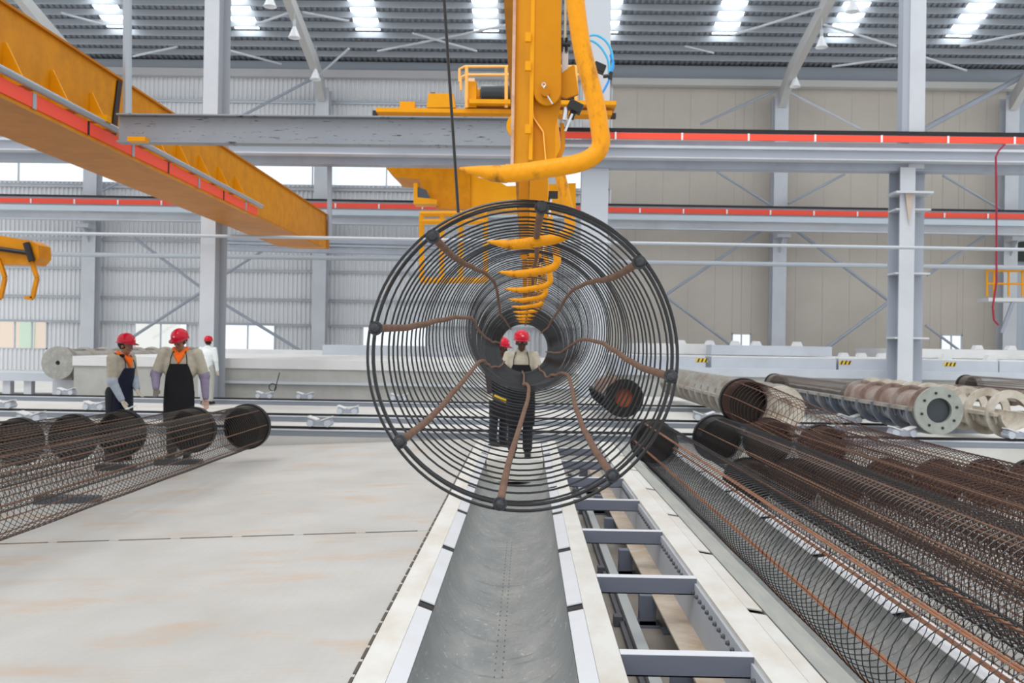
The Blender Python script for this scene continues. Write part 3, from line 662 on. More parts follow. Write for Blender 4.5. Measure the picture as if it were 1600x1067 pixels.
for px, py, d in ((1065,540,34.5),(1110,539,34.5),(1150,538,34.2),(1183,538,34),(1247,537,34),(1320,557,33),(1348,556,33),(1380,557,34),(1480,560,32),(1550,563,32),(1530,543,36),(1582,543,36)):
    p = at(px, py, d); zz = 1.27 if py > 550 else 1.63
    if lug0 is None:
        bm = B(); prism(bm, [(-.18,0),(.18,0),(.10,.16),(-.10,.16)], 'y', 0, .3); fix(bm); lug0 = tag(new_obj('lifting_lug', bm, lid_w), 'small pale lifting lug standing on the pit lids, leftmost of all', 'lug', 'lifting lugs on the right pit lids'); o = lug0
    else: o = lug0.copy(); COL.objects.link(o); o['label'] = 'small pale lug on the pit lids, ' + {1110:'at the right end of the white stacked slab',1150:'leftmost on the thick stacked slab',1183:'second on the thick stacked slab',1247:'rightmost on the thick stacked slab',1320:'just right of the thick stacked slab',1348:'midway between stacked slab and tall column',1380:'just left of the tall column',1480:'below the small lit window at right',1550:'low one near the right edge',1530:'left on the white slab near the right edge',1582:'at the far right edge'}[px]
    o.location = (p.x, d, zz)

# ================================================================== STEEL MOULDS
def mould(label, X, Z, y0, y1, r=.27, rr=.37, body=mold_m, rib=mold_m, upper=None, pitch=.78, fl=flange_m, cage=False, bore=hole_m, br=.62, holes=8, topm=None, full=False, railm=None):
    t = thing('pile_mould', label, 'mould', (X, y0, Z), 0, 'long pile moulds on the rails'); L = y1-y0
    bm = B(); lathe_y(bm, [(0,r),(L,r),(L,r-.02),(0,r-.02),(0,r)], 0, 0, 20, math.pi, 2*math.pi); new_obj('lower_shell', bm, body, t, True)
    bm = B()
    for s in (-1, 1): box(bm, s*(r+.03)-.045, s*(r+.03)+.045, .1, L, -.03, .03)
    new_obj('side_rail', bm, railm or rib, t)
    bm = B()
    for s in (-1, 1):
        k = .13
        while k < L: prism(bm, [(s*(r+.0), -.03), (s*(r+.06), -.03), (s*(r+.01), -.16)], 'y', k, k+.03); k += pitch/3
    box(bm, -.03, .03, 0, L, -r-.06, -r+.0); new_obj('bottom_gusset', bm, rib, t)
    k = .25; i = 0
    while k < L:
        bm = B(); lathe_y(bm, [(k,r),(k,rr),(k+.05,rr),(k+.05,r)], 0, 0, 28, *((0, 2*math.pi) if full else (math.pi*.98, math.pi*2.02))); new_obj('rib_ring', bm, rib, t, True); k += pitch
    if upper:
        bm = B(); lathe_y(bm, [(.05,r),(upper,r),(upper,r-.02),(.05,r-.02),(.05,r)], 0, 0, 20, 0, math.pi); k = .25
        while k < upper: lathe_y(bm, [(k,r),(k,rr-.04),(k+.05,rr-.04),(k+.05,r)], 0, 0, 28, 0, math.pi); k += pitch
        box(bm, -.03, .03, .1, upper, r-.01, r+.05); new_obj('upper_shell', bm, topm or mold_r, t, True)
    if fl:
        bm = B(); lathe_y(bm, [(-.06,r*br),(-.06,rr-.02),(0,rr-.02),(0,r*br),(-.06,r*br)], 0, 0, 32); lathe_y(bm, [(0,r*br*1.02),(.1,r*br*1.02)], 0, 0, 24); f = new_obj('end_flange', bm, fl, t, True)
        bm = B(); lathe_y(bm, [(.02,0),(.02,r*br)], 0, 0, 24); new_obj('bore', bm, bore, f)
        for q in range(holes):
            bm = B(); a = 2*math.pi*q/8+.2; c = V(((r*.62+rr-.02)/2*math.cos(a), 0, (r*.62+rr-.02)/2*math.sin(a))); tube(bm, [c+V((0,-.075,0)), c+V((0,-.05,0))], .022, 8); new_obj('flange_bolt', bm, black_m, f)
    return t
zc = 1.5-.0607*15.3
def XZ(px, py, D): p = at(px, py, D); return p.x, p.z
x_, z_ = XZ(1465, 641, 15.3); z_ = max(z_, .56)
M1 = mould('long blue grey mould with round bolted flange facing the camera', x_, z_, 15.3, 25.5, .29, .40, mold_b, mold_b, 3.6, railm=mold_m, br=.68)
M1x, M1z = x_, z_
mould('cream crusted open mould right of the bolted flange mould', x_+1.42, .50, 15.6, 22.5, .27, .40, mold_c, mold_c, None, fl=None, full=True)
x_, z_ = XZ(1700, 640, 20); mould('rust brown mould at the right edge behind the cream one', 11.7, .62, 17.5, 26, .28, .38, mold_c, mold_r, None, fl=None)
x_, z_ = XZ(1226, 655, 15.4); mould('silvery ribbed open mould behind the stacked cages and the hanging cage rim', x_, .56, 15.6, 27.5, .27, .38, mold_m, mold_m, None, pitch=.8, fl=mold_c, bore=mold_c, holes=0, full=True)
x_, z_ = XZ(970, 627, 18.6); mould('dark mould with rust red bore seen through the hanging cage', x_, .55, 18.0, 22.6, .28, .38, rim_black, rim_black, 4, fl=rim_black, bore=mat('rust red bore', (.22,.06,.03), .7))
x_, z_ = XZ(92, 567, 24.0)
ML = mould('grey cement crusted mould with round end at far left behind the workers', x_-.05, z_, 24.1, 36, .30, .44, mold_m, mold_m, 11.5, pitch=1.15, fl=mat('cement grey end', (.30,.30,.28), .8, .1, (.42,.41,.38), 7, .9), br=.2, holes=0, topm=mold_m)
for k in (.3, 8):
    bm = B(); box(bm, -.3, .3, k, k+.3, -.02-z_, -.44); new_obj('support', bm, steel_w, ML)

# ================================================================== REINFORCEMENT CAGES
def helix(bm, L, R, p, r, seg=22, m=4, jit=.0, y0=0, taper=None):
    pts = []; y = y0; th = random.random()*6.28; d = 2*math.pi/seg
    while y < L:
        rad = R*(1+jit*math.sin(y*3.1+th*.013)); pts.append(V((rad*math.cos(th), y, rad*math.sin(th))))
        th += d; pp = p
        if y < .25 or y > L-.5: pp = p*.4
        y += pp/seg*(1+jit*2*math.sin(th*.11))
    rings = []
    for i, q in enumerate(pts):
        rad = V((q.x, 0, q.z)).normalized(); ax = V((0,1,0))
        rings.append([bm.verts.new(q + rad*(r*math.cos(2*math.pi*k/m)) + ax*(r*math.sin(2*math.pi*k/m))) for k in range(m)])
    for i in range(len(rings)-1):
        A, C = rings[i], rings[i+1]
        for k in range(m): bm.faces.new((A[k], C[k], C[(k+1)%m], A[(k+1)%m]))
def make_cage(label, L, R, p, wm, bmat, pm, r=.0032, nb=8, rb=.007, seg=22, group=None, pair=False, bend=None, angs=None):
    t = thing('rebar_cage', label, 'cage', (0,0,0), 0, group)
    bm = B(); helix(bm, L, R, p, r, seg, 4, .006)
    def off(y):
        if not bend: return (0, 0)
        u = min(1, max(0, (L-.25-y)/bend[2])); u = u*u*(3-2*u); return (bend[0]*u, bend[1]*u)
    if bend:
        for v in bm.verts: o_ = off(v.co.y); v.co.x += o_[0]; v.co.z += o_[1]
    new_obj('spiral_wire', bm, wm, t, True)
    ph = random.random()
    for k in range(nb):
        a = 2*math.pi*(k+ph)/nb if not angs else math.radians(angs[k]); bm = B(); amp = random.uniform(.002, .008)
        for o_ in ((0, .045) if pair else (0,)):
            pts = [((R-rb)*math.cos(a+o_+amp*math.sin(j*.35+k))+off(L*j/40)[0], L*j/40, (R-rb)*math.sin(a+o_+amp*math.sin(j*.35+k))+off(L*j/40)[1]) for j in range(41)]
            tube(bm, pts, rb, 6)
        new_obj('lengthwise_bar', bm, bmat, t, True)
    bm = B(); lathe_y(bm, [(L-.10,R+.018),(L+.015,R+.018),(L+.015,R-.01),(L-.10,R-.01),(L-.10,R+.018)], 0, 0, 36); new_obj('end_rim', bm, rim_black, t, True)
    bm = B(); lathe_y(bm, [(L-.01,0),(L-.01,R+.0),(L+.01,R),(L+.01,0)], 0, 0, 36); new_obj('end_plate', bm, pm, t, True)
    return t
R = .31; CL = 10.6
def place(t, X, z, yfar, L=CL): t.location = (X, yfar-L, z)
# left row on the deck
lg = 'cages lying on the deck at left'
RL = .29
c0 = make_cage('brown black wire cage nearest the open deck, rightmost of the left row', CL, RL, .085, wire_shop, bar_rust, plate_dark, .0026, 8, .006, 22, lg)
def deckz(x): return .05*(x+.75)
lrow = [(388,666,13.0,None),(303,671,12.9,'brown black wire cage, second from the right of the left row, before the black apron'),(193,676,12.6,'brown black wire cage in the middle of the left row, below the navy apron'),(117,683,12.5,'brown black wire cage second from the left in the left row'),(33,689,12.3,'brown black wire cage at the left edge of the left row'),(-50,694,12.2,'brown black wire cage beyond the left edge, only its wires in view')]
for px, py, D, lab in lrow:
    p = at(px, py, D)
    t = c0 if lab is None else copy_tree(c0, lab)
    place(t, p.x, p.z, D)
# cage in the right-hand trough
c1 = make_cage('fresh cage with paired orange bars lying in the right trough', CL+.8, R, .098, wire_blk, bar_orange, plate_dark, .0029, 6, .0062, 30, None, True, None, (115,171,228,286,343,40))
place(c1, 1.87, .13, 14.1, CL+.8)
# stacked cages
sg = 'cages stacked in the right bay'; RM = .30
c2 = make_cage('black wire cage on the left flank of the stack beside the trough cage', CL, RM, .08, wire_blk, bar_rust, plate_dark, .0029, 8, .007, 22, sg)
place(c2, 2.60, .29, 13.1)
c3 = make_cage('brown rusted cage whose far end lies topmost on the stack', CL, RM, .085, wire_brown, bar_rust, plate_dark, .0030, 8, .0055, 20, sg, False, (.72, -.42, 2.6))
place(c3, 2.95, .79, 13.1)
c4 = make_cage('brown rusted cage directly under the topmost one, second in its layer', CL, RM, .085, wire_brown, bar_rust, plate_brown, .0030, 8, .0055, 20, sg)
place(c4, 3.26, .27, 13.0)
for X, z, y, lab in ((3.98, .19, 13.0, 'brown rusted cage on the second layer right of the topmost one'), (2.93, -.24, 12.7, 'brown rusted cage on the floor under the black wired one'), (3.58, -.25, 12.8, 'brown rusted cage on the floor under the second layer'),
    (4.22, -.25, 12.9, 'brown rusted cage on the floor right of the second layer'), (4.87, -.25, 13.0, 'brown rusted cage on the floor, fourth from the right edge'), (5.55, -.25, 13.0, 'brown rusted cage on the floor, third from the right edge'), (6.23, -.25, 13.1, 'brown rusted cage on the floor, second from the right edge'), (6.90, -.25, 13.2, 'brown rusted cage on the floor at the right edge')):
    t = copy_tree(c4, lab); place(t, X, z, y)
# cages lying in the moulds
c5 = make_cage('grey rusty cage lying in the long flanged mould', 6.3, .25, .07, mat('grey rusty wire', (.15,.13,.12), .5, .4), bar_rust, rim_black, .004, 8, .008, 18)
c5.location = (M1x, 19.0, M1z+.03)
t = copy_tree(c5, 'grey rusty cage lying in the mould at the right edge'); t.location = (11.7, 19.4, .62+.03)
# dark skids under the left cages
for px0, px1, py, D, lab in ((72,150,787,9.8,'dark steel skid under the left cages, nearest the camera'), (163,206,731,12.6,'dark steel skid under the left cages, farther one'), (255,312,727,13.0,'dark flat skid below the worker in the black apron')):
    bm = B(); a = X_at(px0,D)-.1; b_ = X_at(px1,D)+.02; z = deckz((a+b_)/2)
    box(bm, a, b_, D, D+.16, z-.02, z+.07); tag(new_obj('skid', bm, steel_d), lab, 'skid')

# ================================================================== DECK, TROUGHS, LADDER FRAME
yn, yf = -.8, 15.35
bm = B()
xs = [-.75-i*.75 for i in range(13)]
for (ya, yb) in ((yn, 7.715), (7.73, yf)):
    top = [[bm.verts.new((x, y, deckz(x)-.002)) for y in (ya, yb)] for x in xs]; bot = [[bm.verts.new((x, y, deckz(x)-.05)) for y in (ya, yb)] for x in xs]
    for i in range(len(xs)-1):
        bm.faces.new((top[i][0], top[i][1], top[i+1][1], top[i+1][0])); bm.faces.new((bot[i][0], bot[i+1][0], bot[i+1][1], bot[i][1]))
        bm.faces.new((top[i][0], top[i+1][0], bot[i+1][0], bot[i][0])); bm.faces.new((top[i][1], bot[i][1], bot[i+1][1], top[i+1][1]))
    bm.faces.new((top[0][0], bot[0][0], bot[0][1], top[0][1]))
fix(bm); struct('floor_deck', bm, deck_m)
bm = B()
for i in range(12):
    a_, b_ = -.85-i*.5-.42, -.85-i*.5; prism(bm, [(a_, deckz(a_)-.02), (b_, deckz(b_)-.02), (b_, deckz(b_)+.001), (a_, deckz(a_)+.001)], 'y', 7.715, 7.738)
y = 1.2
while y < 14: box(bm, -.762, -.748, y, y+.16, -.02, .003); y += .21
struct('trim_60', bm, mat('dark seam gap', (.10,.085,.07), .9))
def strip(name, x0, x1, y0, y1, z, m, parent=None, notch=None, th=.03, z1=None):
    bm = B(); z1 = z if z1 is None else z1
    segs = []
    if notch:
        k = notch[0]; cur = y0
        while k < y1:
            if k > cur: segs.append((cur, k)); cur = k+notch[1]
            k += 1.572
        segs.append((cur, y1))
    else: segs = [(y0, y1)]
    for a, b_ in segs: prism(bm, [(x0,z),(x1,z1),(x1,z1-th),(x0,z-th)], 'y', a, b_)
    fix(bm); return new_obj(name, bm, m, parent)
t = thing('casting_trough', 'long grey scraped half round trough in the middle with white edges', 'trough', (0,0,0))
N0 = 3.93-1.572*2
strip('edge_strip', -.745, -.600, yn, 15.2, .0, strip_w, t)
strip('edge_lip', -.598, -.515, yn, 15.2, .0, lip_w, t, (N0,.15), .008, -.03)
strip('edge_lip', .265, .352, yn, 15.2, -.02, lip_w, t, (N0,.15), .008, 0)
strip('edge_strip', .354, .484, yn, 15.2, 0, strip_w, t)
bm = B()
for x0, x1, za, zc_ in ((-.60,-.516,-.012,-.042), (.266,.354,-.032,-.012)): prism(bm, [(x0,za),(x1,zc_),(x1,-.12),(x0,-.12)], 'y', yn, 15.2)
new_obj('notch_shadow_strip', bm, black_m, t)  # black strip under each lip, painted shade for the notches
bm = B(); n = 24; cx, rw_, dp = -.125, .39, .30
pr = [(cx-rw_*math.cos(math.pi*i/n), -.045-dp*math.sin(math.pi*i/n)**.8) for i in range(n+1)]
a = [[bm.verts.new((u, y_, v)) for u, v in pr] for y_ in [yn+(15.2-yn)*j/24 for j in range(25)]]
for j in range(24):
    for i in range(n): bm.faces.new((a[j][i], a[j+1][i], a[j+1][i+1], a[j][i+1]))
fix(bm); new_obj('form_sheet', bm, form_m, t, True)
rv = None; y = 3.9
while y < 9:
    for dx in (-.022, .022):
        if rv is None: bm = B(); box(bm, -.003, .003, 0, .022, 0, .002); rv = new_obj('weld_tick', bm, steel_d, t); o = rv
        else: o = rv.copy(); COL.objects.link(o)
        o.location = (cx+dx, y, -.045-dp+.0015)
    y += .11
bm = B()
for s in (-.70, .44):
    y = 1.0
    while y < 15: box(bm, s-.04, s+.04, y, y+.1, -.56, -.03); y += 1.572
new_obj('stand', bm, steel_b, t)
bm = B(); box(bm, .468, .484, yn, 15.2, -.2, -.03); new_obj('side_channel', bm, steel_b, t)
# ladder frame with rungs
t = thing('ladder_frame', 'blue grey rung frame over the pit between the two troughs', 'frame', (0,0,0))
for k in range(-1, 7):
    y = 4.70+1.572*k; bm = B(); box(bm, .484, 1.135, y, y+.012, -.105, -.004); box(bm, .484, 1.135, y, y+.075, -.004, .0); box(bm, .484, 1.135, y, y+.075, -.105, -.098); r_ = new_obj('rung', bm, steel_rung, t)
    bm = B(); box(bm, .486, 1.133, y-.001, y+.076, .0, .003); new_obj('rung_top', bm, lip_w, r_)
bm = B(); box(bm, 1.12, 1.135, yn, 15.2, -.33, -.03); new_obj('side_channel', bm, lid_m, t)
bm = B(); box(bm, .96, 1.12, yn, 15.2, -.34, -.325); new_obj('channel_flange', bm, mat('dusty tan flange', (.56,.49,.41), .7, 0, (.40,.28,.18), 3, .8), t)
bt = None; y = 3.9
while y < 14:
    if bt is None: bm = B(); ico(bm, (0,0,0), .016, sub=1); bt = new_obj('frame_bolt', bm, steel_d, t); o = bt
    else: o = bt.copy(); COL.objects.link(o)
    o.location = (1.112, y, -.085); y += .118
for k in range(9):
    y = 3.8+1.572*k
    for dx, dy in ((.93, .15), (1.12, .0)):
        bm = B(); box(bm, dx-.06, dx+.06, y+dy, y+dy+.12, -.55, -.33 if dx < 1 else -.34); box(bm, dx-.1, dx+.1, y+dy-.03, y+dy+.15, -.56, -.545); new_obj('leg', bm, steel_rung, t)
bm = B(); beam_between(bm, (.80, .5, -.50), (.80, 15, -.50), .075, .05)
tag(new_obj('floor_rail', bm, mat('pale floor rail', (.46,.48,.48), .5)), 'pale narrow rail running along the pit floor under the rungs', 'rail')
o = bpy.context.scene.objects[-1]
bm = B(); beam_between(bm, (.735, .5, -.535), (.735, 15, -.535), .03, .04); tag(new_obj('floor_rail', bm, steel_d), 'dark thin rail beside the pale one on the pit floor', 'rail')
clip0 = None
for k in range(9):
    y = 3.95+1.572*k
    if clip0 is None:
        bm = B(); box(bm, -.12, .2, 0, .08, -.02, .02); box(bm, -.12, -.06, -.01, .09, -.02, .05); clip0 = tag(new_obj('rail_clip', bm, steel_d), 'dark clip holding the pale rail to the pit floor, nearest the camera', 'clip', 'rail clips on the pit floor'); o = clip0
    else: o = clip0.copy(); COL.objects.link(o); o['label'] = 'dark clip holding the pale rail to the pit floor, %s from the camera' % ('second','third','fourth','fifth','sixth','seventh','eighth','ninth')[k-1]
    o.location = (.80, y, -.535)
# right trough
t = thing('casting_trough', 'right grey trough holding the fresh orange barred cage', 'trough', (0,0,0))
strip('edge_strip', 1.135, 1.30, yn, 15.2, 0, strip_w, t)
strip('edge_lip', 1.302, 1.395, yn, 15.2, 0, strip_w, t, (N0,.10), .008, -.015)
bm = B(); box(bm, 1.302, 1.394, yn, 15.2, -.12, -.028); box(bm, 2.157, 2.273, yn, 15.2, -.12, -.034); new_obj('notch_shadow_strip', bm, black_m, t)  # black strips again stand in for the shade in the notches
bm = B(); box(bm, 1.405, 1.535, yn, 15.2, -.12, -.015); new_obj('edge_beam', bm, wood_g, t)
bm = B(); cx, rw_, dp = 1.845, .31, .24
pr = [(cx-rw_*math.cos(math.pi*i/n), -.03-dp*math.sin(math.pi*i/n)**.8) for i in range(n+1)]
a = [[bm.verts.new((u, y_, v)) for u, v in pr] for y_ in [yn+(15.2-yn)*j/24 for j in range(25)]]
for j in range(24):
    for i in range(n): bm.faces.new((a[j][i], a[j+1][i], a[j+1][i+1], a[j][i+1]))
fix(bm); new_obj('form_sheet', bm, form_m, t, True)
strip('edge_lip', 2.155, 2.275, yn, 15.2, -.02, lip_w, t, (N0,.13), .008, -.0)
bm = B()
for s in (1.35, 2.22):
    y = 1.0
    while y < 15: box(bm, s-.04, s+.04, y, y+.1, -.56, -.03); y += 1.572
new_obj('stand', bm, steel_b, t)

# ================================================================== HANGING CAGE
keys = [(1.91,816,556),(2.35,817,549),(2.75,819,539),(3.2,822,527),(3.9,826,517),(4.8,826,514),(5.4,824,518),(6.2,821,530),(7.6,818,541),(9.5,818,543),(12.5,818,544)]
kp = [at(px, py, D) for D, px, py in keys]
def axis(y):
    if y <= kp[0].y: return kp[0].x, kp[0].z
    for a, b_ in zip(kp, kp[1:]):
        if y <= b_.y:
            u = (y-a.y)/(b_.y-a.y); u = u*u*(3-2*u)*.5+u*.5; return a.x+(b_.x-a.x)*u, a.z+(b_.z-a.z)*u
    return kp[-1].x, kp[-1].z
HR = .309; y0, y1 = 1.91, 12.4
t = thing('hanging_cage', 'large round wire reinforcement cage hanging on yellow hooks, seen end on', 'cage', (0,0,0))
pts = []; th = 1.2; seg = 72; y = y0+.005
rn = [random.uniform(-1,1) for _ in range(400)]
def nz(v):
    i = int(math.floor(v)); f = v-i; f = f*f*(3-2*f); return rn[i%400]*(1-f)+rn[(i+1)%400]*f
while y < y1:
    cx_, cz_ = axis(y); turn = th/(2*math.pi)
    rad = HR*(1+.005*nz(turn*.7)+.003*nz(50+turn*2.1))
    pts.append(V((cx_+rad*math.cos(th), y, cz_+rad*math.sin(th))))
    th += 2*math.pi/seg
    p_ = .018 if y < y0+.02 else (.115 if y < 2.2 else (min(.14, .070+.030*(y-2.1)) if y < 4.7 else (.085 if y < 5.6 else .088)))
    if y > y0+.03: p_ *= (1+.18*nz(turn*1.7+100))
    y += p_/seg
bm = B(); rings = []; m = 6
for i, q in enumerate(pts):
    cx_, cz_ = axis(q.y); rad = V((q.x-cx_, 0, q.z-cz_)).normalized(); ax = V((0,1,0)); r = .0024
    rings.append([bm.verts.new(q + rad*(r*math.cos(2*math.pi*k/m)) + ax*(r*math.sin(2*math.pi*k/m))) for k in range(m)])
for i in range(len(rings)-1):
    A, C = rings[i], rings[i+1]
    for k in range(m): bm.faces.new((A[k], C[k], C[(k+1)%m], A[(k+1)%m]))
bm.faces.new(rings[0]); new_obj('spiral_wire', bm, wire_blk, t, True)
for yy, r in ((1.913,.0030),(1.984,.0040)):
    bm = B(); cx_, cz_ = axis(yy); ring(bm, (cx_,yy,cz_), HR, r, 'y', 96, 8); new_obj('end_hoop', bm, wire_blk, t, True)
ends = [(847,319),(1007,403),(1061,590),(964,753),(779,802),(615,697),(583,512),(671,363)]
cx0, cz0 = axis(y0); rb = .0085
for i, (px, py) in enumerate(ends):
    e = at(px, py, y0); a0 = math.atan2(e.z-cz0, e.x-cx0); bp = []
    tw = random.uniform(-.05, .05)
    ys = [y0+(y1-y0)*(j/60)**1.7 for j in range(61)]
    for yy in ys:
        cx_, cz_ = axis(yy); s = (yy-y0)
        a = a0 + .05*nz(i*31+s*.7)*min(1, s/1.0) + tw*s*.12
        if i == 4: a += .10*min(1, s/2.2)
        rr_ = HR-rb-.003+.006*nz(i*17+s*1.3)*min(1, s)
        bp.append((cx_+rr_*math.cos(a), yy, cz_+rr_*math.sin(a)))
    bm = B(); tube(bm, bp, rb, 10); b_ = new_obj('lengthwise_bar', bm, bar_rust, t, True)
    c = V(bp[0])
    bm = B(); prof = [(-.012,0),(-.012,.006),(-.010,.009),(-.006,.0105),(-.006,.0135),(.0,.0145),(.006,.013),(.006,0)]
    lathe_y(bm, [(c.y+yy, r) for yy, r in prof], c.x, c.z, 20); fix(bm); new_obj('button_head', bm, bolt_m, b_, True)
# tie wires, cable
bm = B(); tube(bm, [at(690,-60,1.93), at(694,0,1.93), at(700,90,1.93), at(706,180,1.93), at(712,270,1.93), at(716,332,1.93)], .0031, 8)
tag(new_obj('cable', bm, black_m, None, True), 'black cable hanging straight down to the rim of the hanging cage', 'cable')

# ================================================================== LIFTING ARMS AND HOOKS
def bez(pts, n=8):
    """polyline with rounded corners: pts = [(Vector, radius_fraction)]"""
    out = [pts[0][0]]
    for i in range(1, len(pts)-1):
        p, f = pts[i]; a = p + (pts[i-1][0]-p)*f; b_ = p + (pts[i+1][0]-p)*f
        for k in range(n+1):
            u = k/n; out.append(a*(1-u)**2 + p*(2*u*(1-u)) + b_*u*u)
    out.append(pts[-1][0]); return out
D1 = 1.5
orig = V((.0, 1.6, 0))
spr = thing('cage_spreader', 'yellow hook spreader with a row of arms holding up the big wire cage', 'crane', orig)
bm = B(); box(bm, -.09, .09, -.15, 10.8, 2.62, 2.95); new_obj('spreader_beam', bm, yellow, spr)
def A0(px, py, d=1.70): p = at(px, py, d)-orig; return (p.x, p.z)
bm = B()
pts = [A0(835,-320), A0(876,-320), A0(877,140)] + [A0(855+22*math.cos(a), 141+24*math.sin(a)) for a in [math.pi*k/10 for k in range(1,10)]] + [A0(833,140)]
prism(bm, pts, 'y', .10, .108); fix(bm); bmesh.ops.bevel(bm, geom=bm.edges[:], offset=.0012, segments=1, affect='EDGES'); arm = new_obj('lifting_arm', bm, yellow, spr)
def H(px, py, d=D1): return at(px, py, d)-orig
hp = bez([(H(868,-320), 0), (H(903,52), .35), (H(932,165), .3), (H(944,250), .42), (H(800,272), .20), (H(718,264), 0)], 8)
hr = [.0135]*len(hp)
L_tot = len(hp)
for i in range(L_tot):
    u = i/(L_tot-1)
# taper of the tip
tip = [H(790,272), H(770,271), H(745,267), H(718,264)]
hp2 = [q for q in hp[:-1]]
while hp2 and hp2[-1].x < H(792,272).x: hp2.pop()
hp2 += tip; hr = [.0145]*(len(hp2)-3)+[.0130,.0080,.0028]
bm = B(); tube(bm, hp2, hr, 16); new_obj('hook', bm, yellow_worn, arm, True)
# main plates (two-leaf arm); D about 1.72
Da = 1.70
def A2(px, py, d=Da): p = at(px, py, d)-orig; return (p.x, p.z)
def yl(d): return d-orig.y
def A2v(px, py, d=Da): return (A2(px, 120, d)[0], A2(px, py, d)[1])
bm = B(); pts = [A2(829,120), A2(877,120), A2(877,160), A2(868,195), A2(868,250), A2(824,250), A2(826,200), A2(830,160)]
prism(bm, pts, 'y', yl(1.715), yl(1.728)); fix(bm); new_obj('lower_plate', bm, yellow, arm)
bm = B(); l = [A2(831,160), A2(834,182), A2(849,204), A2(853,250)]
for a, b_ in zip(l, l[1:]): beam_between(bm, V((a[0], yl(1.712), a[1])), V((b_[0], yl(1.712), b_[1])), .006, .0022)
new_obj('fold_edge', bm, mat('pale yellow edge', (.95,.52,.10), .4), arm)  # thin line of paler yellow along the fold of the lower plate
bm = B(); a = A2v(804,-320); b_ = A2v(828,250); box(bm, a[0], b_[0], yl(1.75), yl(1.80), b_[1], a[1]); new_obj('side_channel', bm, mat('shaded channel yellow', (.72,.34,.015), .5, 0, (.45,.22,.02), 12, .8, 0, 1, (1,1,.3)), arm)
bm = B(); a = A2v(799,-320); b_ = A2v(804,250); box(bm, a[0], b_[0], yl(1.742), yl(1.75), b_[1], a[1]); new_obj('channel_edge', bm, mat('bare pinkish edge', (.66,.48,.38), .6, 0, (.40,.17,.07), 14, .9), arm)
bm = B(); a = A2v(828,-320); b_ = A2v(834,250); box(bm, a[0], b_[0], yl(1.698), yl(1.75), b_[1], a[1])
for py in (60, 105, 203): c = A2(826,py); box(bm, c[0]-.006, c[0]+.004, yl(1.69), yl(1.70), c[1]-.008, c[1]+.008)
new_obj('side_flange', bm, yellow_b, arm)
bm = B(); c = A2(852,146); tube(bm, [(c[0], yl(1.69), c[1]), (c[0], yl(1.712), c[1])], .0075, 20); p_ = new_obj('pivot_pin', bm, yellow_dark, arm, True)
bm = B(); tube(bm, [(c[0]-.004, yl(1.694), c[1]+.012), (c[0], yl(1.692), c[1]), (c[0]+.013, yl(1.694), c[1]-.020)], .0014, 6); ring(bm, (c[0]-.003, yl(1.694), c[1]+.014), .0035, .0011, 'y', 12, 5); new_obj('cotter_pin', bm, chrome, arm)
bm = B(); pts = [A2(876,110), A2(898,95), A2(905,142), A2(885,149), A2(876,146)]; prism(bm, pts, 'y', yl(1.72), yl(1.73)); fix(bm); new_obj('gusset', bm, yellow, arm)
bm = B(); a = A2v(881,-320); b_ = A2v(885,50); box(bm, a[0], b_[0], yl(1.735), yl(1.74), b_[1], a[1]); new_obj('rear_rod', bm, mat('pale rod', (.6,.55,.4), .4, .3), arm)
bm = B(); a = A2(880,66); b_ = A2(889,111); box(bm, a[0], b_[0], yl(1.74), yl(1.76), b_[1], a[1]); new_obj('air_cylinder', bm, chrome, arm)
bm = B(); c = A2(884,60); tube(bm, [(c[0]-.008, yl(1.735), c[1]), (c[0]+.010, yl(1.735), c[1])], .004, 8); tube(bm, [(c[0]-.006, yl(1.735), c[1]-.012), (c[0]-.006, yl(1.735), c[1]+.012)], .003, 8); tube(bm, [(c[0]+.003, yl(1.735), c[1]-.012), (c[0]+.003, yl(1.735), c[1]+.012)], .003, 8); new_obj('clevis', bm, rail_black, arm)
def blk(nm, px, py, w_, h_, ang, d, m, dep=.02):
    bm = B(); c = A2(px, py, d); v = []
    ca, sa = math.cos(ang), math.sin(ang)
    pts = [(c[0]+ca*u*w_-sa*q*h_, c[1]+sa*u*w_+ca*q*h_) for u, q in ((-.5,-.5),(.5,-.5),(.5,.5),(-.5,.5))]
    prism(bm, pts, 'y', yl(d), yl(d)+dep); fix(bm); bmesh.ops.bevel(bm, geom=bm.edges[:], offset=.0012, segments=1, affect='EDGES'); return new_obj(nm, bm, m, arm)
blk('cylinder_mount', 899, 165, .026, .017, -.45, 1.70, black_m); blk('cylinder_mount', 896, 174, .010, .022, -.35, 1.71, black_m)
blk('cylinder_mount', 937, 104, .022, .015, -.40, 1.76, black_m)
bm = B(); c = V((A2(891,190)[0], yl(1.71), A2(891,190)[1])); e = V((A2(884,170)[0], yl(1.71), A2(884,170)[1])); tube(bm, [V((A2(885,166)[0],yl(1.71),A2(885,166)[1])), V((A2(882,186)[0],yl(1.71),A2(882,186)[1]))], .0048, 12); new_obj('piston_rod', bm, chrome, arm, True); bm = B(); tube(bm, [V((A2(894,178)[0],yl(1.70),A2(894,178)[1])), V((A2(883,205)[0],yl(1.70),A2(883,205)[1]))], .0022, 8); new_obj('piston_rod', bm, chrome, arm, True); bm = B(); tube(bm, [V((A2(936,112)[0],yl(1.76),A2(936,112)[1])), V((A2(932,125)[0],yl(1.76),A2(932,125)[1]))], .0028, 8); new_obj('piston_rod', bm, chrome, arm, True)
bm = B(); c = A2(881,208); 
pts = [A2(876,186), A2(882,186), A2(884,200), A2(884,225), A2(878,240), A2(870,240), A2(877,225), A2(878,205)]; prism(bm, pts, 'y', yl(1.73), yl(1.745)); fix(bm); new_obj('lever', bm, yellow, arm)
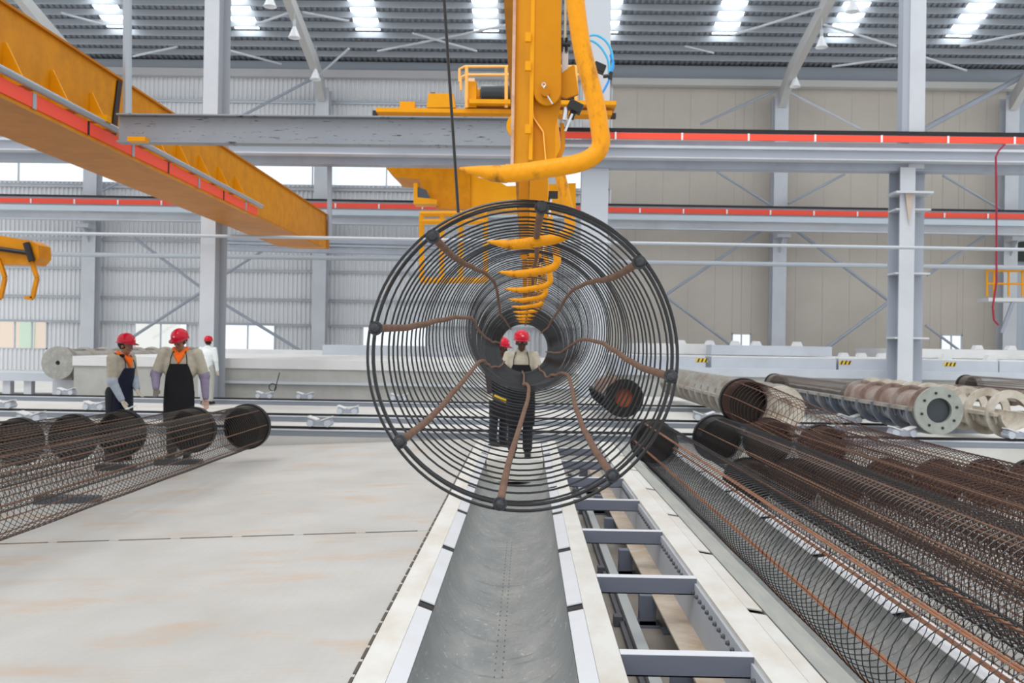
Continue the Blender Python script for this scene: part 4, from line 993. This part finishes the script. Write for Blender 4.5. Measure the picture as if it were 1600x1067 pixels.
bm = B(); tube(bm, [(A2(946,107)[0], yl(1.75), A2(946,107)[1]), (A2(957,106)[0], yl(1.75), A2(957,106)[1])], .0035, 8); tube(bm, [(A2(957,112)[0], yl(1.75), A2(957,112)[1]), (A2(959,100)[0], yl(1.75), A2(959,100)[1])], .004, 8); new_obj('hose_fitting', bm, black_m, arm)
def hose(pp, m, r=.0022):
    bm = B(); q = [V((A2(*p)[0], yl(1.75), A2(*p)[1])) for p in pp]; o = []
    for i in range(len(q)-1):
        p0, p1, p2, p3 = q[max(0,i-1)], q[i], q[i+1], q[min(len(q)-1,i+2)]
        for k in range(5):
            u = k/5; o.append(.5*((2*p1)+(p2-p0)*u+(2*p0-5*p1+4*p2-p3)*u*u+(3*p1-p0-3*p2+p3)*u**3))
    o.append(q[-1]); tube(bm, o, r, 8); return new_obj('air_hose', bm, m, arm, True)
hose([(905,52),(920,43),(935,41),(950,50),(959,66),(961,85),(957,102)], cyan_h); hose([(905,48),(925,49),(940,58),(951,74),(955,88),(955,102)], cyan_h)
hose([(958,102),(962,88),(958,72)], blue_h, .0025); hose([(956,112),(948,128),(938,143),(925,165)], blue_h)
# following arms: simpler copies, one hook each
bm = B(); a = A2v(834,-320); b_ = A2v(877,232); box(bm, a[0], b_[0], yl(1.70), yl(1.72), b_[1], a[1]); arm2 = new_obj('lifting_arm', bm, yellow, spr)
for ch in list(arm.children):
    if ch.name.split('.')[0] == 'hook':
        o = ch.copy(); COL.objects.link(o); o.parent = arm2
bm = B(); a = A2v(804,-320); b_ = A2v(828,232); box(bm, a[0], b_[0], yl(1.75), yl(1.80), b_[1], a[1]); new_obj('side_channel', bm, yellow, arm2)
bm = B(); a = A2(885,150); tube(bm, [(a[0],yl(1.72),a[1]), (a[0]-.006,yl(1.72),a[1]-.07)], .006, 10); new_obj('piston_rod', bm, chrome, arm2)
bm = B(); a = A2(890,158); box(bm, a[0]-.012, a[0]+.014, yl(1.70), yl(1.72), a[1]-.01, a[1]+.01); new_obj('cylinder_mount', bm, black_m, arm2)
arm2.location = (0, 1.05, 0)
for k in range(8):
    c = arm2.copy(); COL.objects.link(c); c.location = (0, 1.05*(k+2), 0)
    for g in list(arm2.children):
        d = g.copy(); COL.objects.link(d); d.parent = c
# yellow ring handle behind the mast edge
bm = B(); o_ = at(812, 197, 2.1); lathe_y(bm, [(o_.y-.006,.020),(o_.y-.006,.029),(o_.y+.006,.029),(o_.y+.006,.020),(o_.y-.006,.020)], o_.x, o_.z, 32); tag(new_obj('lifting_ring', bm, yellow_b, None, True), 'yellow ring behind the left edge of the nearest arm', 'ring')

# ================================================================== PEOPLE
def capsule(bm, p0, r0, p1, r1, n=12):
    p0, p1 = V(p0), V(p1); pts = []; rr = []; d = (p1-p0); L = d.length
    if L < 1e-6: return
    t = d/L
    for k in range(4): a = math.pi/2*(1-k/4); pts.append(p0-t*r0*math.sin(a)); rr.append(max(.0005, r0*math.cos(a)))
    for k in range(5): a = math.pi/2*k/4; pts.append(p1+t*r1*math.sin(a)); rr.append(max(.0005, r1*math.cos(a)))
    tube(bm, pts, rr, n)
def fuse(name, bm, m, parent, voxel=.012, smooth_it=4):
    me = bpy.data.meshes.new(name); bm.to_mesh(me); bm.free(); o = bpy.data.objects.new(name, me); COL.objects.link(o)
    md = o.modifiers.new('r', 'REMESH'); md.mode = 'VOXEL'; md.voxel_size = voxel
    s = o.modifiers.new('s', 'SMOOTH'); s.iterations = smooth_it; s.factor = .5
    dg = bpy.context.evaluated_depsgraph_get(); me2 = bpy.data.meshes.new_from_object(o.evaluated_get(dg)); o.modifiers.clear(); o.data = me2; bpy.data.meshes.remove(me)
    me2.name = name; me2.materials.clear(); me2.materials.append(m)
    for p in me2.polygons: p.use_smooth = True
    o.parent = parent; return o
skin_l = mat('brown skin', (.30,.15,.095), .5); skin_d = mat('dark skin', (.085,.04,.028), .5)
hat_m = mat('glossy red hard hat', (.55,.002,.022), .22, spec=.35); hat_dark = mat('dark red hat rim', (.32,.005,.02), .25)
jacket_m = mat('khaki work jacket', (.44,.40,.32), .85, 0, (.36,.32,.25), 14, .7, .4, 30); orange_m = mat('orange collar cloth', (.95,.16,.012), .75)
lilac_m = mat('lilac grey sleeve guard', (.26,.22,.31), .85, 0, (.20,.17,.25), 20, .7, .4, 40); blue_s = mat('pale blue sleeve guard', (.42,.47,.54), .85, 0, (.33,.38,.45), 16, .7, .4, 40)
apron_b = mat('black work apron', (.008,.008,.010), .8); apron_n = mat('navy work apron', (.010,.013,.032), .8); trouser_m = mat('dark trousers', (.018,.02,.028), .85)
glove_m = mat('cream work glove', (.62,.55,.44), .85); glove_d = mat('grimy glove', (.16,.15,.13), .85); white_s = mat('white shirt', (.75,.80,.80), .8); hair_m = mat('black hair', (.008,.008,.009), .6)
grey_m = mat('grey trousers', (.40,.40,.37), .85); shoe_m = mat('black boots', (.012,.012,.012), .5)
def person(label, loc, rz, H=1.78, lean=0, head_tilt=0, head_turn=0, armL=None, armR=None, skin=skin_l, jacket=jacket_m, sleeve=lilac_m, apron=apron_b, trouser=trouser_m, collar=True, glove=glove_m, gloveR=None, hat=True, wrap=None, bk=1.0):
    """faces -Y locally; armL/armR = (elbow, wrist) offsets from the shoulder; L is at -x (viewer's left)"""
    s = H/1.78
    t = thing('person', label, 'person', loc, rz); t.scale = (s, s, s)
    ln = lambda z: -max(0, z-.9)*lean        # forward lean
    sh = {-1: V((-.185*bk, ln(1.42)+.01, 1.42)), 1: V((.185*bk, ln(1.42)+.01, 1.42))}
    arms = {}
    for sd, a in ((-1, armL), (1, armR)):
        a = a or ((sd*.05, .0, -.28), (sd*.06, -.05, -.53)); arms[sd] = (sh[sd], sh[sd]+V(a[0]), sh[sd]+V(a[1]))
    hc = V((0, ln(1.63)-.02-.05*max(0,head_tilt), 1.612-.02*max(0,head_tilt))); Rm = Matrix.Rotation(head_turn, 3, 'Z') @ Matrix.Rotation(head_tilt, 3, 'X')
    # hidden body and head as one surface
    bm = B()
    capsule(bm, (0,ln(.95),.95), .115, (0,ln(1.25),1.25), .110); ico(bm, (0,ln(1.25),1.26), .14, (1.05,.66,1.1)); capsule(bm, (-.15,ln(1.4),1.40), .05, (.15,ln(1.4),1.40), .05)
    capsule(bm, (0,ln(1.42)+.01,1.42), .062, hc+V((0,.015,-.06)), .052)
    for sd in (-1, 1):
        S, E, W = arms[sd]; capsule(bm, S, .048, E, .038); capsule(bm, E, .036, W, .026)
        capsule(bm, (sd*.09,0,.92), .088, (sd*.10,-.01,.50), .058); capsule(bm, (sd*.10,-.01,.50), .055, (sd*.10,.02,.10), .038); capsule(bm, (sd*.10,.02,.05), .04, (sd*.11,-.12,.035), .03)
    def hd(v): return hc + Rm @ V(v)
    ico(bm, hd((0,.012,.03)), .098, (.80,1.0,.98), 3, Rm); ico(bm, hd((0,-.022,-.045)), .068, (.82,.86,1.05), 2, Rm); ico(bm, hd((0,-.052,-.092)), .030, (1,.8,.7), 2, Rm)   # skull, jaw, chin
    capsule(bm, hd((0,-.086,.012)), .008, hd((0,-.104,-.030)), .013, 8)          # nose
    for sd in (-1, 1):
        ico(bm, hd((sd*.030,-.080,.022)), .014, (1.5,.6,.5), 2, Rm); ico(bm, hd((sd*.078,.008,-.015)), .026, (.35,.65,1.15), 2, Rm); ico(bm, hd((sd*.040,-.066,-.025)), .020, (1,.7,.9), 2, Rm)
    ico(bm, hd((0,-.086,-.060)), .016, (1.35,.55,.42), 2, Rm)
    body = fuse('body', bm, skin, t, .009, 2)
    for sd in (-1, 1):
        bm = B(); ico(bm, hd((sd*.031,-.0835,.004)), .0105, (1.25,.6,.75), 2, Rm); e_ = new_obj('eye', bm, mat('eye white', (.6,.58,.55), .3), body, True)
        bm = B(); ico(bm, hd((sd*.031,-.0895,.003)), .005, (1,.5,1), 2, Rm); new_obj('iris', bm, hair_m, body, True)
        bm = B(); capsule(bm, hd((sd*.017,-.092,.026)), .003, hd((sd*.047,-.082,.027)), .003, 6); new_obj('eyebrow', bm, hair_m, body, True)
    bm = B(); capsule(bm, hd((-.019,-.0945,-.060)), .003, hd((.019,-.0945,-.060)), .003, 6); new_obj('mouth', bm, mat('lip', (.16,.06,.05), .5), body, True)
    bm = B(); ico(bm, hd((0,.022,.028)), .102, (.82,1.0,.95), 3, Rm)
    bmesh.ops.delete(bm, geom=[v for v in bm.verts if (Rm.inverted() @ (v.co-hc)).y < -.035 and (Rm.inverted() @ (v.co-hc)).z < .07], context='VERTS'); new_obj('hair', bm, hair_m, t, True)
    # hands
    for sd in (-1, 1):
        S, E, W = arms[sd]; d = (W-E).normalized(); side = V((1,0,0)); side = (side-side.dot(d)*d).normalized(); nn = d.cross(side)
        bm = B(); hp_ = W + d*.05; capsule(bm, W, .026, W+d*.02, .028, 10)
        for k in range(4):
            o_ = side*((k-1.5)*.019); base = W+d*.085+o_*1.0; ln_ = (.030,.036,.034,.026)[k]
            capsule(bm, W+d*.02+o_*.8, .014, base, .0105, 8)
            fw = V((0,-1,0)) if abs(d.y) < .8 else V((0,0,-1))
            k1 = base + d*ln_ + fw*.010; k2 = k1 + d*.020 + fw*.022
            capsule(bm, base, .0098, k1, .009, 8); capsule(bm, k1, .009, k2, .0078, 8)
        ti = -sd; b0 = W+d*.02+side*(ti*.030); b1 = b0+d*.035+side*(ti*.020)+V((0,-.012,0)); b2 = b1+d*.028+V((0,-.006,0)); capsule(bm, b0, .013, b1, .011, 8); capsule(bm, b1, .0108, b2, .009, 8)
        fuse('glove', bm, (gloveR if (sd == 1 and gloveR) else glove), t, .0048, 2)
    # jacket: torso + upper arms
    bm = B(); ico(bm, (0,ln(1.27),1.27), .18, (1.12*bk,.82,1.15)); capsule(bm, (0,ln(.95),.93), .158, (0,ln(1.2),1.20), .152, 16); capsule(bm, (-.06*bk,ln(1.2),1.2), .125*bk, (.06*bk,ln(1.2),1.2), .125*bk)
    capsule(bm, (-.155*bk,ln(1.4),1.405), .066, (.155*bk,ln(1.4),1.405), .066); capsule(bm, (-.09,ln(1.42)+.01,1.43), .065, (0,ln(1.5)+.012,1.485), .068); capsule(bm, (.09,ln(1.42)+.01,1.43), .065, (0,ln(1.5)+.012,1.485), .068)
    for sd in (-1, 1):
        S, E, W = arms[sd]; capsule(bm, S, .074*bk**1.5, E, .064*bk)
        if sleeve is None: capsule(bm, E, .060, W, .045)
    jk = fuse('jacket', bm, jacket, t, .013, 3)
    if sleeve:
        for sd in (-1, 1):
            S, E, W = arms[sd]; bm = B(); capsule(bm, S*.12+E*.88, .069*bk, E, .068*bk); capsule(bm, E, .067*bk, W-(W-E).normalized()*.02, .046)
            for q in range(4): c = E.lerp(W, .2+.2*q); ico(bm, c, .060-.006*q, (1.04,1.04,.5), 2)
            fuse('sleeve_guard', bm, sleeve, t, .011, 2)
    if collar:
        bm = B(); y_ = ln(1.45)
        capsule(bm, (-.085,y_+.0,1.50), .032, (-.02,y_-.095,1.43), .028); capsule(bm, (.085,y_+.0,1.50), .032, (.02,y_-.095,1.43), .028); capsule(bm, (-.08,y_+.02,1.505), .030, (0,y_+.07,1.515), .028); capsule(bm, (.08,y_+.02,1.505), .030, (0,y_+.07,1.515), .028)
        capsule(bm, (-.045,y_-.105,1.42), .030, (.0,y_-.13,1.33), .022); capsule(bm, (.045,y_-.105,1.42), .030, (.0,y_-.13,1.33), .022); capsule(bm, (0,y_-.12,1.38), .03, (-.01,y_-.138,1.31), .012)
        fuse('neck_scarf', bm, orange_m, t, .009, 2)
    if wrap:
        bm = B(); y_ = ln(1.45); capsule(bm, (-.10,y_+.05,1.47), .038, (.06,y_+.075,1.50), .038); capsule(bm, (.06,y_+.07,1.50), .035, (.09,y_-.06,1.45), .026); capsule(bm, (-.10,y_+.05,1.47), .038, (-.07,y_-.06,1.47), .025); fuse('dark_hood', bm, wrap, t, .010, 2)
    # trousers and boots
    bm = B(); capsule(bm, (-.05,0,.95), .13, (.05,0,.95), .13, 16)
    for sd in (-1, 1): capsule(bm, (sd*.09,0,.88), .112, (sd*.105,-.01,.50), .086); capsule(bm, (sd*.105,-.01,.50), .084, (sd*.105,.02,.12), .070)
    fuse('trousers', bm, trouser, t, .014, 3)
    for sd in (-1, 1):
        bm = B(); capsule(bm, (sd*.105,.03,.06), .055, (sd*.115,-.13,.042), .042); box(bm, sd*.11-.045, sd*.11+.045, -.17, .08, 0, .02); fuse('boot', bm, shoe_m, t, .010, 1)
    if apron:
        bm = B(); rows = [(1.30,.12),(1.22,.15),(1.12,.185),(1.0,.205),(.9,.215),(.75,.225),(.6,.22),(.45,.215)]; V_ = []
        for z, hw in rows:
            row = []
            for k in range(13):
                u = (k-6)/6; a = u*1.25*(hw/.2); X = .20*math.sin(a)*(hw/.2)**.3; Y = ln(z)-.155*math.cos(a*.9)-.012 - (0 if z > .9 else .02)
                if z < .8: Y += .008*math.sin(k*1.6)
                row.append(bm.verts.new((X, Y, z)))
            V_.append(row)
        for i in range(len(rows)-1):
            for k in range(12): bm.faces.new((V_[i][k], V_[i][k+1], V_[i+1][k+1], V_[i+1][k]))
        r_ = bmesh.ops.extrude_face_region(bm, geom=bm.faces[:]); bmesh.ops.translate(bm, vec=(0,-.012,0), verts=[v for v in r_['geom'] if isinstance(v, bmesh.types.BMVert)]); fix(bm)
        ap = new_obj('apron', bm, apron, t, True)
        for sd in (-1, 1):
            bm = B(); tube(bm, [(sd*.11, ln(1.3)-.155, 1.29), (sd*.105, ln(1.38)-.13, 1.38), (sd*.08, ln(1.45)-.075, 1.465), (sd*.075, ln(1.47)+.02, 1.49)], .007, 6); new_obj('strap', bm, apron, ap)
    if hat:
        h0 = B(); n = 28; prof = [(.118-.0,0.0),(.119,.012),(.118,.035),(.110,.065),(.093,.093),(.065,.115),(.035,.126),(.0001,.130)]
        cols = []
        for i in range(n):
            a = 2*math.pi*i/n; cols.append([h0.verts.new((r*math.cos(a)*.94, r*math.sin(a)*1.10+.005, z+.048)) for r, z in prof])
        for i in range(n):
            A, C = cols[i], cols[(i+1)%n]
            for k in range(len(prof)-1): h0.faces.new((A[k], C[k], C[k+1], A[k+1]))
        for x_ in (-.022, 0, .022):     # ridges
            tube(h0, [V((x_, .13*math.cos(a)*.92+.005, .048+.128*math.sin(a)*.98)) for a in [math.pi*(.12+.76*k/10) for k in range(11)]], .006, 6)
        b0 = B(); vo = []; vi = []
        for i in range(n):
            a = 2*math.pi*i/n; fr = max(0, -math.sin(a)); ex = .012+.050*fr**2
            vo.append(b0.verts.new(((.111+ex*.7)*math.cos(a), (.130+ex)*math.sin(a)+.005, .040-.012*fr**2))); vi.append(b0.verts.new((.108*math.cos(a), .127*math.sin(a)+.005, .052)))
        lo = [b0.verts.new(v.co+V((0,0,-.008))) for v in vo]; li = [b0.verts.new(v.co+V((0,0,-.012))) for v in vi]
        for i in range(n):
            j = (i+1)%n
            b0.faces.new((vi[i],vi[j],vo[j],vo[i])); b0.faces.new((vo[i],vo[j],lo[j],lo[i])); b0.faces.new((lo[i],lo[j],li[j],li[i])); b0.faces.new((li[i],li[j],vi[j],vi[i]))
        fix(b0); fix(h0); Mx = Matrix.Translation(hc) @ Rm.to_4x4() @ Matrix.Rotation(-.06,4,'X')
        for bb in (h0, b0): bmesh.ops.transform(bb, matrix=Mx, verts=bb.verts[:])
        ht = new_obj('hard_hat', h0, hat_m, t, True); new_obj('brim', b0, hat_dark, ht, True)
        e = B(); ico(e, (0,-.124,.098), .016, (1,.22,.8), 2); ico(e, (-.100,.012,.085), .015, (.2,1.2,.8), 2); ico(e, (.100,.012,.085), .015, (.2,1.2,.8), 2); bmesh.ops.transform(e, matrix=Mx, verts=e.verts[:]); new_obj('badge', e, mat('pale pink badge', (.85,.45,.5), .4), ht, True)
    return t
def ploc(px, D, z=None): x = X_at(px, D); return (x, D, deckz(x) if z is None else z)
# P2: black apron, head bowed
person('person in red hard hat, orange scarf, lilac sleeves and black apron, head bowed', ploc(283,13.85), math.radians(10), 1.88, .06, .36, -.42,
    ((-.10,-.02,-.27), (-.06,-.20,-.46)), ((.10,.02,-.29), (.13,-.03,-.60)), skin_l, jacket_m, lilac_m, apron_b, collar=True, glove=glove_d, gloveR=mat('bare hand', (.45,.30,.24), .6), bk=1.17)
# P1: navy apron, turned right
person('person in red hard hat and navy apron turned right, one gloved hand low', ploc(184,13.75), math.radians(78), 1.84, .14, .14, .05,
    ((-.02,-.02,-.30), (.03,-.14,-.56)), ((-.04,-.08,-.28), (-.12,-.20,-.42)), skin_l, jacket_m, blue_s, apron_n, collar=True, glove=glove_m, wrap=mat('black hood cloth', (.01,.01,.012), .9), bk=1.10)
# P3: far, white shirt, back view
person('person in white shirt and red hard hat seen from behind, far behind the pair', (X_at(325,22.5), 22.5, 0), math.radians(172), 1.61, 0, 0, .2, None, ((.03,.0,-.26),(-.06,-.14,-.40)), skin_l, white_s, None, None, grey_m, False)
# P4, P5 beyond the hanging cage
zz = deckz(-.8)
person('person in red hard hat looking down, framed by the far mouth of the cage', (X_at(815,12.95), 12.95, 0.0), 0, 1.705, .02, .12, .12, ((-.08,-.10,-.26),(-.02,-.30,-.34)), ((.08,-.10,-.26),(.02,-.30,-.36)), skin_d, jacket_m, jacket_m, apron_b, trouser_m, False)
person('person in red hard hat half hidden at the left of the far cage mouth', (X_at(781,14.4), 14.4, 0.0), math.radians(40), 1.62, .04, .2, .3, None, None, skin_d, mat('dark jacket', (.05,.03,.04), .85), None, apron_b, trouser_m, False)
bm = B(); beam_between(bm, at(772,618,13.3), at(812,636,13.3), .03, .05)
tag(new_obj('yellow_strip', bm, haz_y), 'yellow strip held low by the worker behind the cage', 'strip')
# light grey tool in the navy worker's hand
bm = B(); a, b_ = at(194,641,13.4), at(213,633,13.4); tube(bm, [a, b_, b_+V((.01,0,-.05))], .010, 8); tag(new_obj('hand_tool', bm, lampsh), 'white bent rod by the gloved hand of the navy apron worker', 'tool')
# standing planks (walk surface under the two far workers)
bm = B(); box(bm, -.50, .25, 12.7, 15.1, -.30, -.005); tag(new_obj('step_plate', bm, strip_w), 'pale end plate closing the middle trough below the far workers', 'plate')
